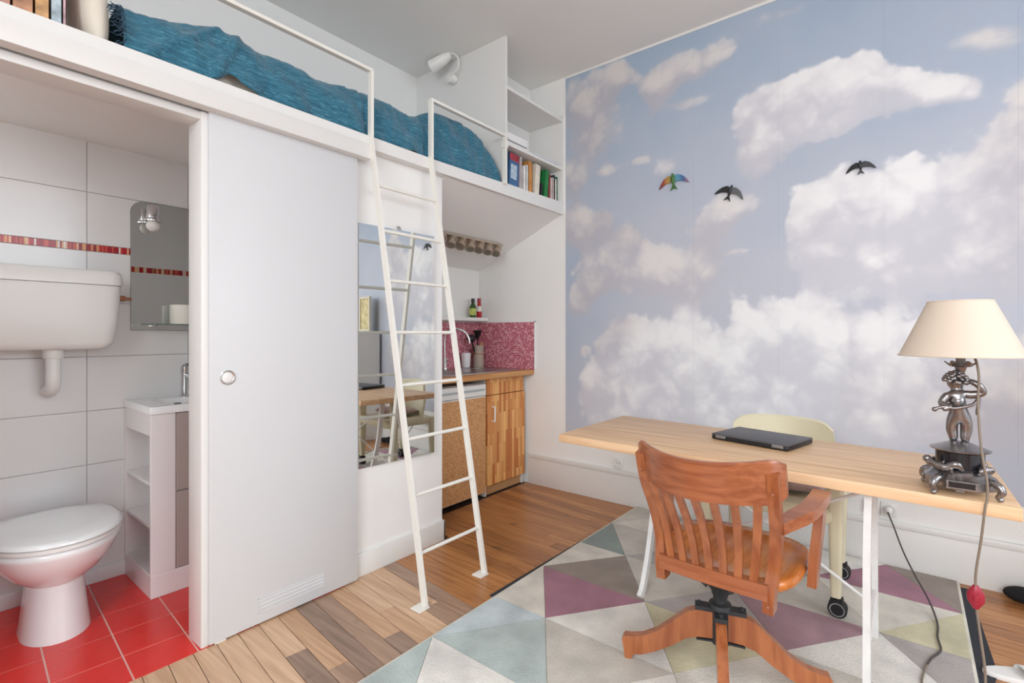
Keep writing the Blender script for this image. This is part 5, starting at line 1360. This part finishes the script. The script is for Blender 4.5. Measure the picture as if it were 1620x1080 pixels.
bm = BM(); lathe(bm, [(0.012, 0.46), (0.013, 0.47), (0.022, 0.495), (0.025, 0.51), (0.021, 0.528), (0.0, 0.536)], ln(0.002, 0, 0), 16); mk('bulb', bm, MT['bulb'], lm, smooth=60)
bm = BM(); bx(bm, LX - 0.01, LX + 0.01, LY - 0.01, LY + 0.01, LZ + 0.0, LZ + 0.023); mk('stem', bm, MT['bronze'], lm)

# lamp cord with red inline switch, running over the desk edge to the floor and to the wall socket
cd = thing('lamp_cord', 'grey lamp cord with red switch hanging over the desk edge', 'cord', (0.15, 1.9, 0))
pts = spline([(LX + 0.013, LY - 0.012, LZ + 0.415), (LX + 0.028, LY - 0.05, LZ + 0.395), (LX + 0.036, LY - 0.066, LZ + 0.34), (LX + 0.034, LY - 0.066, LZ + 0.26), (LX + 0.040, LY - 0.082, LZ + 0.14), (LX + 0.050, LY - 0.092, LZ + 0.06), (LX + 0.05, LY - 0.094, LZ + 0.008), (LX + 0.046, 1.856, LZ - 0.01), (LX + 0.038, 1.858, LZ - 0.1), (0.140, 1.86, 0.55), (0.139, 1.862, 0.50)], 6)
bm = BM(); tube(bm, pts, 0.0032, 8)
pts2 = spline([(0.140, 1.862, 0.455), (0.148, 1.864, 0.38), (0.158, 1.862, 0.28), (0.157, 1.87, 0.18), (0.148, 1.88, 0.09), (0.15, 1.90, 0.032), (0.13, 1.96, RZ + 0.005), (0.05, 2.05, RZ + 0.005), (0.03, 2.18, RZ + 0.005), (0.045, 2.31, RZ + 0.005)], 6)
tube(bm, pts2, 0.0032, 8); mk('cord', bm, MT['cord'], cd, smooth=60)
bm = BM(); c = Vector((0.1395, 1.862, 0.478))
rg = []
for z, a, b in ((-0.032, 0.006, 0.006), (-0.024, 0.011, 0.009), (-0.010, 0.019, 0.011), (0.010, 0.019, 0.011), (0.024, 0.011, 0.009), (0.032, 0.006, 0.006)):
    rg.append([c + Vector((a * math.cos(2 * PI * k / 16), b * math.sin(2 * PI * k / 16), z)) for k in range(16)])
skin_rings(bm, rg); sw = mk('inline_switch', bm, MT['red'], cd, smooth=50)
bm = BM(); bx(bm, c.x - 0.006, c.x + 0.006, c.y - 0.014, c.y - 0.009, c.z - 0.008, c.z + 0.008, 0.002, 1); mk('rocker', bm, MT['red'], sw)
bm = BM(); tube(bm, spline([(-0.09, YF - 0.058, 0.292), (-0.085, YF - 0.085, 0.285), (-0.065, YF - 0.10, 0.235), (-0.03, YF - 0.16, 0.15), (0.01, YF - 0.28, 0.10), (0.06, YF - 0.42, 0.05), (0.085, YF - 0.56, RZ + 0.006), (0.082, YF - 0.68, RZ + 0.005), (0.088, YF - 0.78, RZ + 0.005), (0.06, YF - 0.86, RZ + 0.005), (0.045, 2.31, RZ + 0.005)], 6), 0.0036, 8); mk('cord', bm, MT['cordk'], cd, smooth=60)
bm = BM(); lathe(bm, [(0.006, -0.06), (0.012, -0.052), (0.018, -0.03), (0.018, -0.0135), (0.0, -0.0135)], (-0.088, YF, 0.292), 16, 'y'); mk('plug', bm, MT['plastic'], cd)

# ------------------------------------------------------------------ wall sockets
def socket(x, z, n, label):
    t = thing('wall_socket', label, 'socket', (x, YF, z), 0, 'wall sockets on the far wall')
    for k in range(n):
        cx = x + k * 0.071
        bm = BM(); bx(bm, cx - 0.035, cx + 0.035, YF - 0.009, YF - 0.0005, z - 0.036, z + 0.036, 0.003, 2); pl = mk('plate', bm, MT['plastic'], t)
        bm = BM(); lathe(bm, [(0.026, -0.0135), (0.0235, -0.0135), (0.0215, -0.0102), (0.0, -0.0102)], (cx, YF, z), 22, 'y', caps=False)
        lathe(bm, [(0.026, -0.009), (0.026, -0.0135)], (cx, YF, z), 22, 'y', caps=False); mk('well', bm, MT['plastic'], pl)
        for s in (-1, 1):
            bm = BM(); lathe(bm, [(0.0, -0.0112), (0.0028, -0.0112), (0.0028, -0.0103)], (cx + s * 0.0095, YF, z), 8, 'y'); mk('pin_hole', bm, MT['black'], pl)
socket(-1.612, 0.282, 1, 'white single wall socket under the left end of the desk')
socket(-0.159, 0.292, 2, 'white double wall socket with plugged cord right of the cream chair')

# ------------------------------------------------------------------ cabinet and picture right of the frame, seen in the wall mirror
gc = thing('storage_cabinet', 'light grey storage cabinet against the cloud wall, seen in the mirror', 'cabinet', (0.98, 3.03, 0))
bm = BM(); bx(bm, 0.68, 1.28, 2.86, 3.20, 0.0, 1.22, 0.004, 1); mk('body', bm, mat('grey_lacquer', (228, 228, 226), 0.4), gc)
for x0_, x1_ in ((0.684, 0.977), (0.983, 1.276)):
    bm = BM(); bx(bm, x0_, x1_, 2.842, 2.8595, 0.03, 1.20, 0.002, 1); d_ = mk('door', bm, mat('grey_lacquer_door', (230, 230, 228), 0.4), gc)
    xk = x1_ - 0.03 if x0_ < 0.8 else x0_ + 0.03
    bm = BM(); lathe(bm, [(0.0, -0.022), (0.012, -0.02), (0.012, -0.012), (0.005, -0.008), (0.005, 0.0)], (xk, 2.842, 0.7), 14, 'y'); mk('knob', bm, MT['steel'], d_)
fp = thing('framed_picture', 'small framed picture with yellow plant print standing on the grey cabinet', 'picture', (0.86, 3.12, 1.2205))
bm = BM()
for q in ((0.74, 0.765, 1.2205, 1.62), (0.955, 0.98, 1.2205, 1.62), (0.765, 0.955, 1.2205, 1.2455), (0.765, 0.955, 1.595, 1.62)): bx(bm, q[0], q[1], 3.10, 3.125, q[2], q[3], 0.002, 1)
mk('frame', bm, mat('pale_wood_frame', (216, 206, 184), 0.5), fp)
bm = BM(); bx(bm, 0.765, 0.955, 3.112, 3.118, 1.2455, 1.595); mk('print', bm, mat('plant_print', (206, 190, 140), 0.6, var=0.4, vscale=14), fp, smooth=None)

# ------------------------------------------------------------------ bird ornaments on the cloud wall
def bird(label, x, z, span, rot, mats, droop=0.35):
    t = thing('bird_ornament', label, 'ornament', (x, YF - 0.003, z), 0, 'bird ornaments on the cloud wall')
    t.rotation_euler = (0, rot, 0)
    h = span / 2
    def wing(s):
        # outline swept back from the shoulder to a pointed tip
        lead = [(0.04, 0.22), (0.30, 0.30), (0.6, 0.16), (0.85, -0.12), (1.0, -0.38)]
        trail = [(0.84, -0.34), (0.58, -0.18), (0.30, -0.12), (0.06, -0.14)]
        pts = [(s * a * h, (b - (0.35 - droop) * a * a * -1 * 0.0) * h) for a, b in lead + trail]
        bm = BM()
        mid = []
        A = [bm.verts.new((p[0], -0.004 - 0.012 * (1 - abs(p[0]) / h) - 0.002, p[1])) for p in pts]
        B = [bm.verts.new((p[0], 0.0, p[1])) for p in pts]
        bm.faces.new(A); bm.faces.new(list(reversed(B)))
        for k in range(len(pts)): bm.faces.new((A[k], A[(k + 1) % len(pts)], B[(k + 1) % len(pts)], B[k]))
        return bm
    for s, key in ((-1, 'wl'), (1, 'wr')): mk('wing', wing(s), mats[key], t, smooth=30, local=True)
    bm = BM(); tube(bm, [(0, -0.012, 0.42 * h), (0, -0.014, 0.34 * h), (0, -0.015, 0.24 * h), (0, -0.015, 0.05 * h), (0, -0.013, -0.18 * h), (0, -0.008, -0.36 * h)], [0.02 * h, 0.085 * h, 0.09 * h, 0.13 * h, 0.10 * h, 0.05 * h], 12); mk('body', bm, mats['body'], t, smooth=60, local=True)
    bm = BM(); prism(bm, [(-0.04 * h, -0.3 * h), (0.04 * h, -0.3 * h), (0.24 * h, -0.66 * h), (0.0, -0.52 * h), (-0.24 * h, -0.66 * h)], lambda a, b: (a, -0.011, b), lambda a, b: (a, -0.003, b)); mk('tail', bm, mats['tail'], t, smooth=30, local=True)
bk = dict(wl=MT['blackmetal'], wr=MT['blackmetal'], body=MT['blackmetal'], tail=MT['blackmetal'])
def ramp_mat(name, cols, axis_scale, off):
    m = bpy.data.materials.new(name); m.use_nodes = True
    nt = m.node_tree; N = nt.nodes; L = nt.links; p = N['Principled BSDF']
    tc = N.new('ShaderNodeTexCoord'); s = N.new('ShaderNodeSeparateXYZ'); L.new(tc.outputs['Object'], s.inputs[0])
    mr = N.new('ShaderNodeMapRange'); L.new(s.outputs['X'], mr.inputs['Value']); mr.inputs['From Min'].default_value = off; mr.inputs['From Max'].default_value = off + axis_scale
    r = N.new('ShaderNodeValToRGB'); e = r.color_ramp.elements
    e[0].color = lin(cols[0]); e[1].color = lin(cols[-1])
    for i, c in enumerate(cols[1:-1]): q = e.new((i + 1) / (len(cols) - 1)); q.color = lin(c)
    L.new(mr.outputs[0], r.inputs[0]); L.new(r.outputs[0], p.inputs['Base Color']); p.inputs['Roughness'].default_value = 0.3
    return m
gm = mat('green_glaze', (66, 110, 54), 0.3, var=0.3, vscale=60)
bird('multicoloured bird ornament with red and blue wings, left on the cloud wall', -1.217, 2.205, 0.205, math.radians(-4), dict(wl=ramp_mat('red_yellow_wing', [(110, 78, 74), (160, 66, 54), (190, 150, 80), (84, 124, 62)], 0.10, -0.10), wr=ramp_mat('blue_wing', [(78, 124, 72), (84, 146, 176), (62, 92, 146), (160, 116, 124)], 0.10, 0.0), body=gm, tail=gm))
bird('black swallow ornament tilted to the right, middle on the cloud wall', -0.862, 2.068, 0.180, math.radians(20), bk)
bird('black swallow ornament furthest right on the cloud wall above the lamp', -0.208, 2.086, 0.135, math.radians(-3), bk)

# ------------------------------------------------------------------ odds and ends on the floor at the right
bm = BM(); ball(bm, (0.40, 3.155, 0.035), 0.05, 16, 10, (1.5, 0.9, 0.68)); ball(bm, (0.47, 3.13, 0.03), 0.045, 14, 8, (1.2, 0.8, 0.62))
o = mk('fabric_bundle', bm, mat('black_cloth', (20, 20, 22), 0.9, bump=0.5, bscale=50), None, smooth=180); recentre(o); o.location.z = 0.001; tag(o, 'small black bundle on the floor against the right baseboard', 'bundle')
sl = thing('slipper', 'white slipper on the wooden floor beside the rug', 'slipper', (0.31, 2.46, 0.0), math.radians(-68))
def sole(s, z, n=28):
    out = []
    for k in range(n):
        a = 2 * PI * k / n; y = 0.12 * math.sin(a); x = (0.042 + 0.006 * math.sin(a)) * math.cos(a) * s
        out.append(Vector((x, y * (1 - (1 - s) * 0.3), z)))
    return out
bm = BM(); skin_rings(bm, [sole(0.97, 0.0), sole(1.0, 0.004), sole(1.0, 0.014), sole(0.95, 0.018)]); mk('sole', bm, mat('white_foam', (232, 230, 226), 0.8), sl, smooth=50, local=True)
bm = BM()
R_ = []
for j in range(9):
    y = -0.01 + 0.125 * j / 8; hw_ = 0.045 * math.sqrt(max(0.02, 1 - max(0, (y - 0.03) / 0.092) ** 2)); hh = 0.032 * (1 - 0.5 * j / 8)
    R_.append([Vector((hw_ * math.cos(PI * k / 10), y, 0.012 + hh * math.sin(PI * k / 10))) for k in range(11)])
for a in range(8):
    va_ = [bm.verts.new(q) for q in R_[a]]; vb_ = [bm.verts.new(q) for q in R_[a + 1]]
    for k in range(10): bm.faces.new((va_[k], va_[k + 1], vb_[k + 1], vb_[k]))
bmesh.ops.remove_doubles(bm, verts=bm.verts, dist=0.0003)
up = mk('upper', bm, mat('white_terry', (236, 234, 230), 0.95, bump=0.4, bscale=150), sl, smooth=180, local=True)
q = up.modifiers.new('thick', 'SOLIDIFY'); q.thickness = 0.004
